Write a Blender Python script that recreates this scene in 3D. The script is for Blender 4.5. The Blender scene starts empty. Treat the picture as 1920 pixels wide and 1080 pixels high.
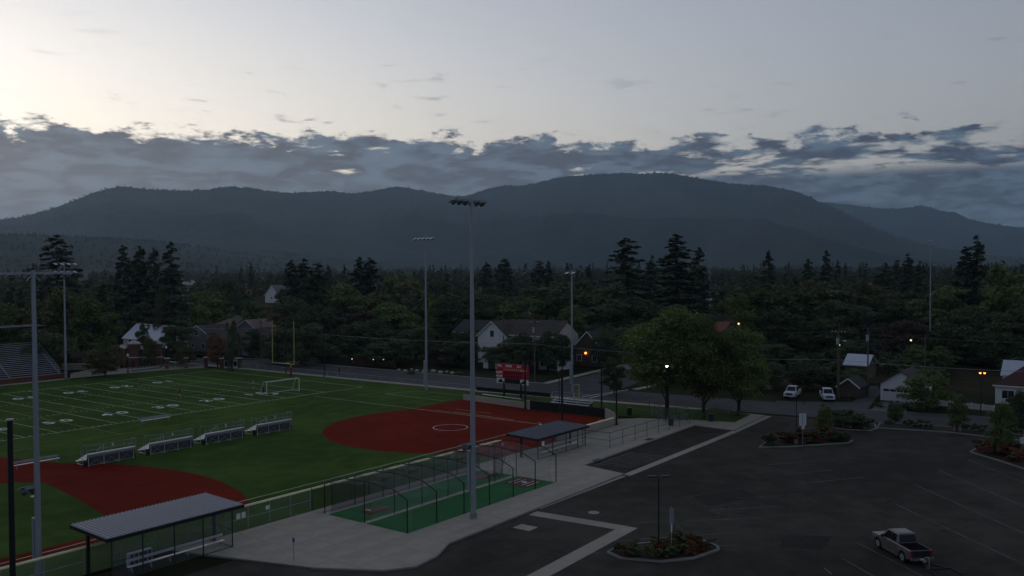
import bpy, bmesh, math, random
import numpy as np
from mathutils import Matrix, Vector
random.seed(7)
scene = bpy.context.scene
R = math.radians

# ------------------------------------------------------------------ camera
F_PX, PITCH, ROLL, YAW = 1692.9, -0.024936, -0.0052027, 0.645959
CAM = np.array([-59.028, -129.567, 23.589])
_fw = np.array([math.cos(YAW)*math.cos(PITCH), math.sin(YAW)*math.cos(PITCH), math.sin(PITCH)])
_r0 = np.array([math.sin(YAW), -math.cos(YAW), 0.0]); _u0 = np.cross(_r0, _fw)
_rt = math.cos(ROLL)*_r0 + math.sin(ROLL)*_u0; _up = -math.sin(ROLL)*_r0 + math.cos(ROLL)*_u0
cd = bpy.data.cameras.new('camera'); cam = bpy.data.objects.new('camera', cd)
scene.collection.objects.link(cam); scene.camera = cam
cd.sensor_width = 36.0; cd.lens = F_PX/1920*36.0; cd.clip_start = 0.5; cd.clip_end = 40000
cam.matrix_world = Matrix(((_rt[0], _up[0], -_fw[0], CAM[0]), (_rt[1], _up[1], -_fw[1], CAM[1]),
                           (_rt[2], _up[2], -_fw[2], CAM[2]), (0, 0, 0, 1)))

def ray(px, py):
    return _fw + (px-960)/F_PX*_rt + (540-py)/F_PX*_up
def G(px, py, z=0.0):
    "ground point under a photograph pixel (1920x1080)"
    d = ray(px, py); t = (z-CAM[2])/d[2]; p = CAM+t*d
    return float(p[0]), float(p[1])
def AT(px, py, dist):
    "point on the ray of a pixel at a horizontal distance from the camera"
    d = ray(px, py); t = dist/math.hypot(d[0], d[1]); p = CAM+t*d
    return float(p[0]), float(p[1]), float(p[2])

# ------------------------------------------------------------------ world, sun, exposure
SUN_AZ = YAW + R(38.0)          # heading of the set sun, counter-clockwise from +X
SUN_EL = R(3.0)
world = bpy.data.worlds.new('World'); scene.world = world; world.use_nodes = True
wn = world.node_tree.nodes; wl = world.node_tree.links; wn.clear()
class N:
    "tiny node helper"
    def __init__(s, tree): s.t = tree
    def __call__(s, typ, inp=None, **kw):
        n = s.t.nodes.new(typ)
        for k, v in kw.items(): setattr(n, k, v)
        for k, v in (inp or {}).items():
            sock = n.inputs[k]
            if isinstance(v, bpy.types.NodeSocket): s.t.links.new(v, sock)
            else: sock.default_value = v
        return n
    def math(s, op, a, b=0.0, c=0.0, clamp=False):
        return s('ShaderNodeMath', {0: a, 1: b, 2: c}, operation=op, use_clamp=clamp).outputs[0]
    def mix(s, f, a, b, blend='MIX'):
        n = s('ShaderNodeMix', data_type='RGBA', blend_type=blend)
        for i, v in ((0, f), (6, a), (7, b)):
            if isinstance(v, bpy.types.NodeSocket): s.t.links.new(v, n.inputs[i])
            else: n.inputs[i].default_value = v
        return n.outputs[2]
    def smooth(s, x, a, b):
        return s('ShaderNodeMapRange', {0: x, 1: a, 2: b, 3: 0.0, 4: 1.0}, interpolation_type='SMOOTHSTEP').outputs[0]
    def noise(s, vec, scale, detail=4, rough=0.5, dist=0.0):
        return s('ShaderNodeTexNoise', {'Vector': vec, 'Scale': scale, 'Detail': detail, 'Roughness': rough, 'Distortion': dist}).outputs[0]
w = N(world.node_tree)
sky = w('ShaderNodeTexSky', sky_type='NISHITA', sun_disc=False, sun_elevation=SUN_EL,
        sun_rotation=math.pi/2-SUN_AZ, altitude=600, air_density=1.0, dust_density=1.6, ozone_density=4.0)
gen = w('ShaderNodeTexCoord').outputs['Generated']
hsv = w('ShaderNodeHueSaturation', {'Saturation': 0.44, 'Value': 1.0, 'Color': sky.outputs[0]}).outputs[0]
sep = w('ShaderNodeSeparateXYZ', {0: gen}); Z = sep.outputs[2]
# thin high haze, brighter towards the horizon and towards the set sun
_sv = (math.cos(SUN_AZ), math.sin(SUN_AZ), 0.0)
toward = w('ShaderNodeVectorMath', {0: gen, 1: _sv}, operation='DOT_PRODUCT').outputs['Value']
tw = w.math('MAXIMUM', toward, 0.0)
glow = w.math('ADD', w.math('MULTIPLY_ADD', tw, 0.34, 0.13), w.math('MULTIPLY', w.math('POWER', tw, 6.0), 0.50))
glow_t = w.mix(w.smooth(tw, 0.45, 0.92), (6.9, 6.25, 5.3, 1), (8.1, 6.8, 5.1, 1))
glow_c = w('ShaderNodeVectorMath', {0: glow_t, 3: glow}, operation='SCALE').outputs[0]
hz_f = w.math('MULTIPLY', w.math('POWER', 2.71828, w.math('MULTIPLY', Z, -6.6)), 1.3, clamp=True)
hsv = w.mix(hz_f, hsv, glow_c)
_rv = (math.sin(YAW), -math.cos(YAW), 0.0)
side = w('ShaderNodeVectorMath', {0: gen, 1: _rv}, operation='DOT_PRODUCT').outputs['Value']
def stretched(sx, sz, off=0.0):
    return w('ShaderNodeMapping', {'Vector': gen, 'Scale': (sx, sx, sz), 'Location': (off, off*.7, off*.3)}).outputs[0]
bank_n = w.noise(stretched(8.0, 40.0, 26.1), 1.0, 7, 0.60, 0.2)
edge_n = w.noise(stretched(24.0, 72.0, 26.0), 1.0, 7, 0.66, 0.15)
big_n = w.noise(stretched(2.2, 6.0, 5.0), 1.0, 2, 0.5)
# the bank: solid near the mountains, broken towards its upper edge and away from the sun
top = w.math('MULTIPLY_ADD', side, -0.004, 0.137)
top = w.math('MULTIPLY_ADD', w.math('SUBTRACT', big_n, 0.5), 0.016, top)
depth = w.math('SUBTRACT', top, Z)                                  # >0 inside the bank
dens = w.math('MULTIPLY_ADD', w.math('SUBTRACT', edge_n, 0.5), 0.085, depth)
bank = w.smooth(dens, -0.003, 0.008)
hole_at = w.math('MULTIPLY_ADD', side, 0.22, 0.355)
hole = w.smooth(w.math('SUBTRACT', bank_n, hole_at), -0.03, 0.06)
low = w.smooth(Z, 0.104, 0.088)                                      # solid low haze-cloud
bank = w.math('MULTIPLY', bank, w.math('MAXIMUM', hole, low))
wisp_n = w.noise(stretched(16.0, 90.0, 21.0), 1.0, 5, 0.6, 0.6)
wisp = w.math('MULTIPLY', w.smooth(wisp_n, 0.60, 0.72), w.math('MULTIPLY', w.smooth(Z, 0.27, 0.16), w.smooth(big_n, 0.35, 0.62)))
wisp = w.math('MULTIPLY', wisp, 0.55)
veil_n = w.noise(stretched(2.4, 5.0, 31.0), 1.0, 3, 0.5, 0.8)
veil = w.math('MULTIPLY', w.smooth(veil_n, 0.42, 0.75), 0.16)
cloud_a = w.math('MAXIMUM', bank, wisp)
shade_n = w.noise(stretched(20.0, 76.0, 2.0), 1.0, 6, 0.62, 0.2)
cloud_c = w.mix(w.smooth(shade_n, 0.40, 0.62), (0.0, 0.04, 0.16, 1), (0.24, 0.42, 0.66, 1))
cloud_c = w.mix(0.10, cloud_c, hsv)
clear = w.mix(veil, hsv, (1.7, 1.8, 2.05, 1))
final = w.mix(cloud_a, clear, cloud_c)
bg = w('ShaderNodeBackground', {'Color': final, 'Strength': 0.15})
wl.new(bg.outputs[0], w('ShaderNodeOutputWorld').inputs[0])

# weak glow of the set sun: no hard shadows are left in the photograph
sl = bpy.data.lights.new('sun', 'SUN'); sl.energy = 0.05; sl.angle = R(12); sl.color = (1.0, 0.86, 0.72)
sun = bpy.data.objects.new('sun', sl); scene.collection.objects.link(sun)
sun.rotation_euler = (math.pi/2-SUN_EL-R(3), 0, SUN_AZ+math.pi/2)
HAZE = 7.0e-5
scene.view_settings.view_transform = 'Standard'; scene.view_settings.look = 'None'
scene.view_settings.exposure = 0.98; scene.view_settings.gamma = 1.0

# ------------------------------------------------------------------ helpers
COL = scene.collection
_mats = {}
def mat(name, col, rough=0.85, var=0.0, scale=1.0, bump=0.0, metal=0.0, col2=None, detail=5, spec=0.3, tilt=None):
    "plain procedural material: colour broken by noise in object space, optional fine bump"
    if name in _mats: return _mats[name]
    m = bpy.data.materials.new(name); m.use_nodes = True; t = m.node_tree; t.nodes.clear(); n = N(t)
    p = n('ShaderNodeBsdfPrincipled', {'Roughness': rough, 'Metallic': metal, 'Specular IOR Level': spec})
    c = (*col, 1.0)
    if var or col2:
        co = n('ShaderNodeTexCoord').outputs['Object']
        if tilt: co = n('ShaderNodeMapping', {'Vector': co, 'Scale': tilt}).outputs[0]
        f = n.noise(co, scale, detail, 0.6)
        f2 = n.noise(co, scale*0.13, 2, 0.5)
        f = n.smooth(n.math('MULTIPLY_ADD', f2, 0.6, n.math('MULTIPLY', f, 0.6)), 0.40, 0.82)
        a = tuple(x*(1-var) for x in col) + (1,)
        b = (*(col2 or tuple(min(1, x*(1+var)) for x in col)), 1)
        t.links.new(n.mix(f, a, b), p.inputs['Base Color'])
        if bump:
            bn = n('ShaderNodeBump', {'Strength': bump, 'Distance': 0.05, 'Height': n.noise(co, scale*6, 3)})
            t.links.new(bn.outputs[0], p.inputs['Normal'])
    else:
        p.inputs['Base Color'].default_value = c
    t.links.new(p.outputs[0], n('ShaderNodeOutputMaterial').inputs[0])
    _mats[name] = m; return m
def emit(name, col, strength):
    m = bpy.data.materials.new(name); m.use_nodes = True; t = m.node_tree; t.nodes.clear(); n = N(t)
    e = n('ShaderNodeEmission', {'Color': (*col, 1), 'Strength': strength})
    t.links.new(e.outputs[0], n('ShaderNodeOutputMaterial').inputs[0]); return m
def mesh_screen(name, col, cover, rough=0.6):
    "wire mesh or netting too fine to resolve: partly covering"
    m = bpy.data.materials.new(name); m.use_nodes = True; t = m.node_tree; t.nodes.clear(); n = N(t)
    p = n('ShaderNodeBsdfPrincipled', {'Base Color': (*col, 1), 'Roughness': rough})
    tr = n('ShaderNodeBsdfTransparent')
    mx = n('ShaderNodeMixShader', {0: cover, 1: tr.outputs[0], 2: p.outputs[0]})
    t.links.new(mx.outputs[0], n('ShaderNodeOutputMaterial').inputs[0]); return m
def leafmat(name, dark, light, hue_var=0.028, trans=0.25):
    m = bpy.data.materials.new(name); m.use_nodes = True; t = m.node_tree; t.nodes.clear(); n = N(t)
    isl = n('ShaderNodeNewGeometry').outputs['Random Per Island']
    oi = n('ShaderNodeObjectInfo').outputs['Random']
    co = n('ShaderNodeTexCoord').outputs['Object']
    f = n.math('MULTIPLY_ADD', n.noise(co, 6.0, 3), 0.8, n.math('MULTIPLY', isl, 0.5))
    c = n.mix(n.smooth(f, 0.25, 0.95), (*dark, 1), (*light, 1))
    h = n('ShaderNodeHueSaturation', {'Hue': n.math('MULTIPLY_ADD', oi, hue_var, 0.5-hue_var/2), 'Saturation': 1.0,
          'Value': n.math('MULTIPLY_ADD', n.math('FRACT', n.math('MULTIPLY', oi, 7.31)), 0.6, 0.75), 'Color': c}).outputs[0]
    d = n('ShaderNodeBsdfPrincipled', {'Base Color': h, 'Roughness': 0.7, 'Specular IOR Level': 0.15})
    tl = n('ShaderNodeBsdfTranslucent', {'Color': h})
    mx = n('ShaderNodeMixShader', {0: trans, 1: d.outputs[0], 2: tl.outputs[0]})
    t.links.new(mx.outputs[0], n('ShaderNodeOutputMaterial').inputs[0]); return m

class MB:
    "collects faces, then links them as one mesh object"
    def __init__(s): s.v = []; s.f = []; s.mi = []; s.cur = 0
    def add(s, vs, fs):
        o = len(s.v); s.v += [tuple(map(float, p)) for p in vs]; s.f += [tuple(i+o for i in f) for f in fs]; s.mi += [s.cur]*len(fs); return s
    def box(s, c, d, rz=0.0, taper=1.0):
        x, y, z = (k/2 for k in d); cs, sn = math.cos(rz), math.sin(rz); vs = []
        for k in (-1, 1):
            q = taper if k == 1 else 1.0
            for i, j in ((-1, -1), (1, -1), (1, 1), (-1, 1)):
                a, b = i*x*q, j*y*q; vs.append((c[0]+a*cs-b*sn, c[1]+a*sn+b*cs, c[2]+k*z))
        return s.add(vs, [(3, 2, 1, 0), (4, 5, 6, 7), (0, 1, 5, 4), (1, 2, 6, 5), (2, 3, 7, 6), (3, 0, 4, 7)])
    def span(s, a, b):
        return s.box([(a[i]+b[i])/2 for i in range(3)], [abs(b[i]-a[i]) for i in range(3)])
    def tube(s, p, q, r, r2=None, n=8, cap=True):
        p, q = Vector(p), Vector(q); r2 = r if r2 is None else r2; d = (q-p).normalized()
        a = d.orthogonal().normalized(); b = d.cross(a); vs = []
        for c, rr in ((p, r), (q, r2)):
            for k in range(n):
                t = 2*math.pi*k/n; vs.append(c+a*rr*math.cos(t)+b*rr*math.sin(t))
        fs = [(k, (k+1) % n, n+(k+1) % n, n+k) for k in range(n)]
        if cap: fs += [tuple(range(n-1, -1, -1)), tuple(range(n, 2*n))]
        return s.add(vs, fs)
    def path(s, pts, r, n=5):
        for a, b in zip(pts, pts[1:]): s.tube(a, b, r, n=n)
        return s
    def bar(s, p, q, w, h, up=(0, 0, 1)):
        "rectangular bar from p to q, w wide, h along up"
        p, q = Vector(p), Vector(q); d = (q-p).normalized(); u = Vector(up); sd = d.cross(u)
        sd = sd.normalized() if sd.length > 1e-4 else d.orthogonal().normalized(); u = sd.cross(d).normalized()
        vs = [c+sd*i*w/2+u*j*h/2 for c in (p, q) for i, j in ((-1, -1), (1, -1), (1, 1), (-1, 1))]
        return s.add(vs, [(3, 2, 1, 0), (4, 5, 6, 7), (0, 1, 5, 4), (1, 2, 6, 5), (2, 3, 7, 6), (3, 0, 4, 7)])
    def poly(s, pts, z=0.0):
        return s.add([(x, y, z) for x, y in pts], [tuple(range(len(pts)))])
    def prism(s, pts, z0, z1):
        n = len(pts); ar = sum(pts[i][0]*pts[(i+1) % n][1]-pts[(i+1) % n][0]*pts[i][1] for i in range(n))
        if ar < 0: pts = pts[::-1]
        vs = [(x, y, z0) for x, y in pts]+[(x, y, z1) for x, y in pts]
        return s.add(vs, [tuple(range(n-1, -1, -1)), tuple(range(n, 2*n))]+[(i, (i+1) % n, n+(i+1) % n, n+i) for i in range(n)])
    def ribbon(s, pts, w, z, z0=None, closed=False):
        "strip of width w along a polyline; with z0 it gets sides (a kerb)"
        P = [Vector(p[:2]) for p in pts]; n = len(P); L = []; Rr = []
        for i in range(n):
            a = P[i-1] if (i > 0 or closed) else P[i]; b = P[(i+1) % n] if (i < n-1 or closed) else P[i]
            d1 = (P[i]-a); d2 = (b-P[i]); d = (d1.normalized() if d1.length else d2.normalized())+(d2.normalized() if d2.length else d1.normalized())
            d.normalize(); nn = Vector((-d.y, d.x)); ref = (d2 if d2.length else d1).normalized()
            k = 1/max(.4, abs(nn.dot(Vector((-ref.y, ref.x))))); L.append(P[i]+nn*w/2*k); Rr.append(P[i]-nn*w/2*k)
        m = n if closed else n-1
        for i in range(m):
            j = (i+1) % n; a, b, c, d = L[i], Rr[i], Rr[j], L[j]
            if z0 is None: s.add([(*a, z), (*b, z), (*c, z), (*d, z)], [(0, 1, 2, 3)])
            else: s.add([(*a, z0), (*b, z0), (*c, z0), (*d, z0), (*a, z), (*b, z), (*c, z), (*d, z)],
                        [(4, 5, 6, 7), (0, 4, 7, 3), (1, 2, 6, 5), (0, 1, 5, 4), (3, 7, 6, 2)])
        return s
    def ball(s, c, r, n=8, m=5):
        r = r if hasattr(r, '__len__') else (r, r, r); vs = [(c[0], c[1], c[2]+r[2])]
        for i in range(1, m):
            t = math.pi*i/m
            vs += [(c[0]+r[0]*math.sin(t)*math.cos(2*math.pi*k/n), c[1]+r[1]*math.sin(t)*math.sin(2*math.pi*k/n), c[2]+r[2]*math.cos(t)) for k in range(n)]
        vs.append((c[0], c[1], c[2]-r[2])); fs = [(0, 1+k, 1+(k+1) % n) for k in range(n)]
        for i in range(m-2):
            fs += [(1+i*n+k, 1+(i+1)*n+k, 1+(i+1)*n+(k+1) % n, 1+i*n+(k+1) % n) for k in range(n)]
        fs += [(len(vs)-1, 1+(m-2)*n+(k+1) % n, 1+(m-2)*n+k) for k in range(n)]
        return s.add(vs, fs)
    def mesh(s, name, mats, smooth=False):
        me = bpy.data.meshes.new(name); me.from_pydata(s.v, [], s.f)
        for m in (mats if isinstance(mats, (list, tuple)) else [mats]): me.materials.append(m)
        if any(s.mi): me.polygons.foreach_set('material_index', s.mi)
        if smooth: me.polygons.foreach_set('use_smooth', [True]*len(s.f))
        me.update(); return me
    def build(s, name, m, parent=None, smooth=False, loc=None, rz=0.0):
        o = bpy.data.objects.new(name, s.mesh(name, m, smooth)); COL.objects.link(o)
        if parent: o.parent = parent
        if loc: o.location = loc
        o.rotation_euler.z = rz; return o
def put(name, me, parent=None, loc=(0, 0, 0), rz=0.0, sc=None):
    o = bpy.data.objects.new(name, me); COL.objects.link(o); o.parent = parent; o.location = loc; o.rotation_euler.z = rz
    if sc: o.scale = sc
    return o
def tag(o, label, cat, group=None):
    o['label'] = label; o['category'] = cat
    if group: o['group'] = group
    return o
def thing(name, label, cat, loc=(0, 0, 0), rz=0.0, group=None):
    o = bpy.data.objects.new(name, None); COL.objects.link(o); o.location = loc; o.rotation_euler.z = rz
    o.empty_display_size = 0.3
    return tag(o, label, cat, group)
def struct(o, kind='structure', label=None):
    o['kind'] = kind
    if label: o['label'] = label
    return o
def copy_tree(o, parent=None):
    c = o.copy(); COL.objects.link(c); c.parent = parent
    for ch in o.children: copy_tree(ch, c)
    return c
def on_x(px, py, X):
    d = ray(px, py); t = (X-CAM[0])/d[0]; p = CAM+t*d; return float(p[1]), float(p[2])
def text_mesh(body, size, m, bold=0.0, align='CENTER'):
    cu = bpy.data.curves.new('text', 'FONT'); cu.body = body; cu.size = size; cu.align_x = align; cu.align_y = 'CENTER'; cu.offset = bold
    o = bpy.data.objects.new('text', cu); me = bpy.data.meshes.new_from_object(o)
    bpy.data.objects.remove(o); bpy.data.curves.remove(cu); me.materials.clear(); me.materials.append(m); me.name = 'lettering'; return me

# ------------------------------------------------------------------ materials
M_ground = mat('lawn_and_soil', (0.026, 0.034, 0.016), 1.0, 0.4, 0.15, col2=(0.048, 0.040, 0.024), spec=0.02)
M_turf = mat('artificial_turf', (0.053, 0.095, 0.019), 1.0, 0.30, 0.35, bump=0.3, spec=0.02)
M_lawn = mat('mown_grass', (0.052, 0.085, 0.026), 1.0, 0.3, 0.6, bump=0.3, spec=0.02)
M_red = mat('red_infield', (0.160, 0.018, 0.010), 1.0, 0.24, 0.5, bump=0.3, spec=0.02)
M_asph = mat('asphalt', (0.049, 0.044, 0.036), 0.9, 0.38, 0.35, bump=0.25, spec=0.08)
M_street = mat('street_asphalt', (0.072, 0.071, 0.071), 0.9, 0.25, 0.3, bump=0.2, spec=0.08)
M_conc = mat('concrete', (0.345, 0.310, 0.255), 0.9, 0.13, 0.6, bump=0.15, spec=0.1)
M_joint = mat('concrete_joint', (0.19, 0.185, 0.175), 0.95)
M_kerb = mat('kerb_concrete', (0.22, 0.215, 0.20), 0.85, 0.15, 1.0)
M_white = mat('white_paint', (0.62, 0.64, 0.60), 0.8, 0.15, 1.5)
M_worn = mat('worn_white_paint', (0.115, 0.115, 0.11), 0.9, 0.6, 1.2)
M_fieldline = mat('field_line_paint', (0.42, 0.50, 0.34), 0.85, 0.25, 1.2)
M_yelline = mat('yellow_line_paint', (0.30, 0.25, 0.05), 0.85, 0.25, 1.2)
M_galv = mat('galvanised_steel', (0.30, 0.33, 0.37), 0.5, 0.05, 0.8, metal=0.4)
M_alu = mat('aluminium', (0.62, 0.63, 0.68), 0.4, 0.08, 2.0, metal=0.5)
M_dark = mat('black_painted_steel', (0.012, 0.013, 0.015), 0.5)
M_dark2 = mat('dark_green_steel', (0.020, 0.035, 0.032), 0.55)
M_yel = mat('yellow_paint', (0.46, 0.40, 0.12), 0.5, 0.1, 2.0)
M_cap = mat('yellow_fence_cap', (0.80, 0.73, 0.48), 0.6, 0.15, 0.8)
M_wood = mat('weathered_wood', (0.11, 0.085, 0.065), 0.9, 0.3, 3.0, tilt=(1, 1, .2))
M_fencewood = mat('brown_fence_wood', (0.050, 0.034, 0.028), 0.9, 0.35, 2.0)
M_brick = mat('red_brick', (0.115, 0.045, 0.034), 0.9, 0.3, 4.0)
M_stonecap = mat('pale_stone_cap', (0.42, 0.40, 0.37), 0.9, 0.1, 2.0)
M_link = mesh_screen('chain_link', (0.20, 0.22, 0.23), 0.16)
M_darklink = mesh_screen('black_chain_link', (0.02, 0.022, 0.022), 0.30)
M_net = mesh_screen('white_net', (0.40, 0.43, 0.43), 0.065)
M_blacknet = mesh_screen('black_net', (0.012, 0.014, 0.014), 0.42)
M_glass = mat('window_glass', (0.012, 0.014, 0.017), 0.08, spec=0.6)
M_bark = mat('bark', (0.055, 0.042, 0.032), 0.95, 0.35, 5.0, tilt=(1, 1, .25))
M_rubber = mat('rubber', (0.012, 0.012, 0.013), 0.8)
M_black = mat('black_pad', (0.010, 0.011, 0.013), 0.7)

# ------------------------------------------------------------------ the setting: ground, mountains
g = MB(); NR = 72
rr = [0, 60, 160, 400, 1000, 2500, 5000, 9000, 14000]
vs = [(40.0, -20.0, -0.15)]
for r in rr[1:]: vs += [(40+r*math.cos(2*math.pi*k/NR), -20+r*math.sin(2*math.pi*k/NR), -0.15) for k in range(NR)]
fs = [(0, 1+k, 1+(k+1) % NR) for k in range(NR)]
for i in range(len(rr)-2):
    fs += [(1+i*NR+k, 1+(i+1)*NR+k, 1+(i+1)*NR+(k+1) % NR, 1+i*NR+(k+1) % NR) for k in range(NR)]
g.add(vs, fs); struct(g.build('ground', M_ground), label='dark lawn and soil between streets and houses')

# mountains: the photographed skyline gives directions; the crest lies 6 to 9 km out and the slopes have real depth
M_forest = mat('mountain_forest', (0.020, 0.030, 0.020), 1.0, 0.45, 0.012, col2=(0.046, 0.050, 0.030), detail=10, spec=0.05)
rng = np.random.default_rng(3)
def fbm(x, y, octv=6, seed=0, gain=0.5):
    r = np.random.default_rng(seed); out = np.zeros_like(x); a = 1.0; s = 1.0
    for _ in range(octv):
        for _k in range(5):
            th = r.uniform(0, 2*math.pi); ph = r.uniform(0, 6.28); w_ = r.uniform(.7, 1.4)
            out += a*np.sin((x*math.cos(th)+y*math.sin(th))*s*w_+ph)/5
        a *= gain; s *= 2.03
    return out
def mountain(name, sky, near, crest, back, label, seed, gullies=1.0, foot=0.0, na=560, nr=110):
    px = np.array([p[0] for p in sky], float); py = np.array([p[1] for p in sky], float)
    xs = np.linspace(px[0], px[-1], na); yy = np.interp(xs, px, py)
    k = np.ones(5)/5; yy[2:-2] = np.convolve(yy, k, 'valid')
    D = np.array([ray(a, b) for a, b in zip(xs, yy)]); hd = np.hypot(D[:, 0], D[:, 1])
    ux, uy, tan = D[:, 0]/hd, D[:, 1]/hd, D[:, 2]/hd
    az = np.arctan2(uy, ux)
    cr = crest*(1+0.06*np.sin(az*7+seed))
    H = cr*tan+CAM[2]
    T = np.concatenate([np.linspace(0, 1, int(nr*.72)), np.linspace(1, 2, nr-int(nr*.72)+1)[1:]])
    A, TT = np.meshgrid(np.arange(na), T, indexing='ij')
    r = np.where(TT <= 1, near+(cr[A]-near)*TT, cr[A]+(back-cr[A])*(TT-1))
    X = CAM[0]+ux[A]*r; Y = CAM[1]+uy[A]*r
    up = np.where(TT <= 1, TT**1.35*(0.75+0.25*TT), 1-(TT-1)**1.2*0.8)
    body = np.clip(4*TT*(1-TT), 0, 1)*(TT <= 1)
    rid = 1-np.abs(fbm(X/900, Y/900, 5, seed))*1.6
    rel = 0.17*gullies*body*rid + 0.05*body*fbm(X/260, Y/260, 5, seed+9)
    Z = H[A]*np.clip(up+rel-0.10*gullies*body, 0, None)
    # never above the line of sight to the crest
    Z = np.minimum(Z, CAM[2]+tan[A]*r*0.985+foot) * (TT < 1) + Z*(TT >= 1)
    rough = 2.6*rng.standard_normal(Z.shape)*np.clip(r/7000, .2, 1.5)*(TT > .05)*(TT < 1.3)
    Z = np.where(TT <= 0, -1.0, Z+rough)
    me = bpy.data.meshes.new(name); n = len(T)
    V = np.stack([X, Y, Z], -1).reshape(-1, 3)
    i = np.arange(na-1)[:, None]*n+np.arange(n-1)[None, :]
    Fq = np.stack([i, i+n, i+n+1, i+1], -1).reshape(-1, 4)
    me.vertices.add(len(V)); me.vertices.foreach_set('co', V.ravel()); me.loops.add(Fq.size); me.loops.foreach_set('vertex_index', Fq.ravel())
    me.polygons.add(len(Fq)); me.polygons.foreach_set('loop_start', np.arange(0, Fq.size, 4)); me.polygons.foreach_set('loop_total', np.full(len(Fq), 4))
    me.update(calc_edges=True); me.materials.append(M_forest)
    o = bpy.data.objects.new(name, me); COL.objects.link(o); struct(o, label=label)
    return X, Y, Z, T, n
main_sky = [(-260,420),(-120,432),(-40,422),(0,412),(50,405),(100,390),(150,372),(200,354),(222,350),(260,353),(300,356),(350,358),(400,354),(430,350),(470,352),(500,358),(540,362),(580,360),(620,358),(660,363),(700,358),(740,350),(780,354),(820,363),(860,369),(890,363),(920,352),(950,347),(980,349),(1010,342),(1050,333),(1100,328),(1160,324),(1200,326),(1240,323),(1290,330),(1340,340),(1390,346),(1440,348),(1480,356),(1520,370),(1550,384),(1590,402),(1640,428),(1700,450),(1760,466),(1850,480),(1990,488),(2200,492)]
MT = mountain('mountain', main_sky, 3600, 7000, 9500, 'long forested mountain under the cloud bank', 4, 1.9)
back_sky = [(1400,400),(1500,384),(1545,379),(1600,384),(1650,391),(1690,391),(1712,387),(1727,385),(1745,389),(1762,396),(1790,397),(1820,412),(1870,421),(1920,428),(2000,436),(2200,452)]
MB2 = mountain('mountain', back_sky, 7600, 9600, 11500, 'farther mountain ridge at the right edge', 12, 1.6, na=260, nr=60)
foot_sky = [(-260,446),(-100,440),(0,441),(90,442),(170,447),(250,450),(320,456),(390,466),(450,476),(520,486),(600,492)]
MF = mountain('foothill', foot_sky, 2300, 3500, 4600, 'dark forested foothill at the left below the mountain', 21, 0.6, na=200, nr=50)
# conifers standing on the crests: one mass
wood_v = []; wood_f = []
def cone(x, y, z, h, r, n=5):
    o = len(wood_v)
    for k in range(n): wood_v.append((x+r*math.cos(6.283*k/n), y+r*math.sin(6.283*k/n), z+h*.1))
    wood_v.append((x, y, z+h)); wood_f.extend([(o+k, o+(k+1) % n, o+n) for k in range(n)])
for (X, Y, Z, T, n), cnt, lo, hi in ((MT, 2600, .55, 1.0), (MB2, 500, .7, 1.0), (MF, 1200, .3, 1.0)):
    crest_i = int(np.argmin(abs(T-1)))
    for _ in range(cnt):
        a = rng.integers(0, X.shape[0]); b = crest_i if rng.random() < .30 else int(np.argmin(abs(T-rng.uniform(lo, hi))))
        cone(X[a, b]+rng.normal(0, 12), Y[a, b]+rng.normal(0, 12), Z[a, b]-3, rng.uniform(7, 14), rng.uniform(4, 8))
me = bpy.data.meshes.new('crest_conifers'); me.from_pydata(wood_v, [], wood_f); me.materials.append(M_forest)
o = bpy.data.objects.new('mountain_forest', me); COL.objects.link(o); struct(o, 'stuff', 'conifer forest along the mountain crests')

# ------------------------------------------------------------------ ground surfaces
def sheet(name, pts, z, m, label=None, parent=None):
    b = MB(); b.poly(pts, z); o = b.build(name, m, parent)
    if not parent: struct(o, label=label)
    return o
Z_AS = -0.10
near_walk = [(69.5,75),(70.3,55),(71.3,30),(72.2,0),(73.2,-25),(75.0,-44),(76.3,-58),(77.6,-70),(79.2,-86),(80.2,-98),(80.8,-112),(81.5,-135)]
far_kerb = [(84.5,75),(86,57),(87,35),(87.4,18),(88.0,-8),(88.4,-26),(88.8,-44.5),(90,-58),(92.2,-80),(94.5,-96),(97.5,-112),(101,-135)]
# asphalt: parking lot, main street, cross street
lot = MB(); lot.poly([(-70,-150),(82,-150),(81.3,-134),(80.2,-98),(79.2,-86),(77.2,-72.5),(60,-68),(-70,-68)], Z_AS); struct(lot.build('parking_lot', M_asph), label='dark asphalt parking lot')
st = MB(); st.poly([(x+.9, y) for x, y in near_walk]+[(x, y) for x, y in far_kerb[::-1]], Z_AS+.006); struct(st.build('street', M_street), label='asphalt street behind the playing fields')
st = MB(); st.poly([(88,-27.5),(120,-25),(170,-19),(170,-33),(120,-38.5),(100,-41),(88.5,-43)], Z_AS+.012); struct(st.build('side_street', M_street), label='side street running off between the houses')
st = MB(); st.poly([(60,96),(86,66),(100,62),(100,54),(86.3,57),(84,78),(70,104)], Z_AS+.012); struct(st.build('access_road', M_street), label='access road past the entrance gate')
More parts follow.
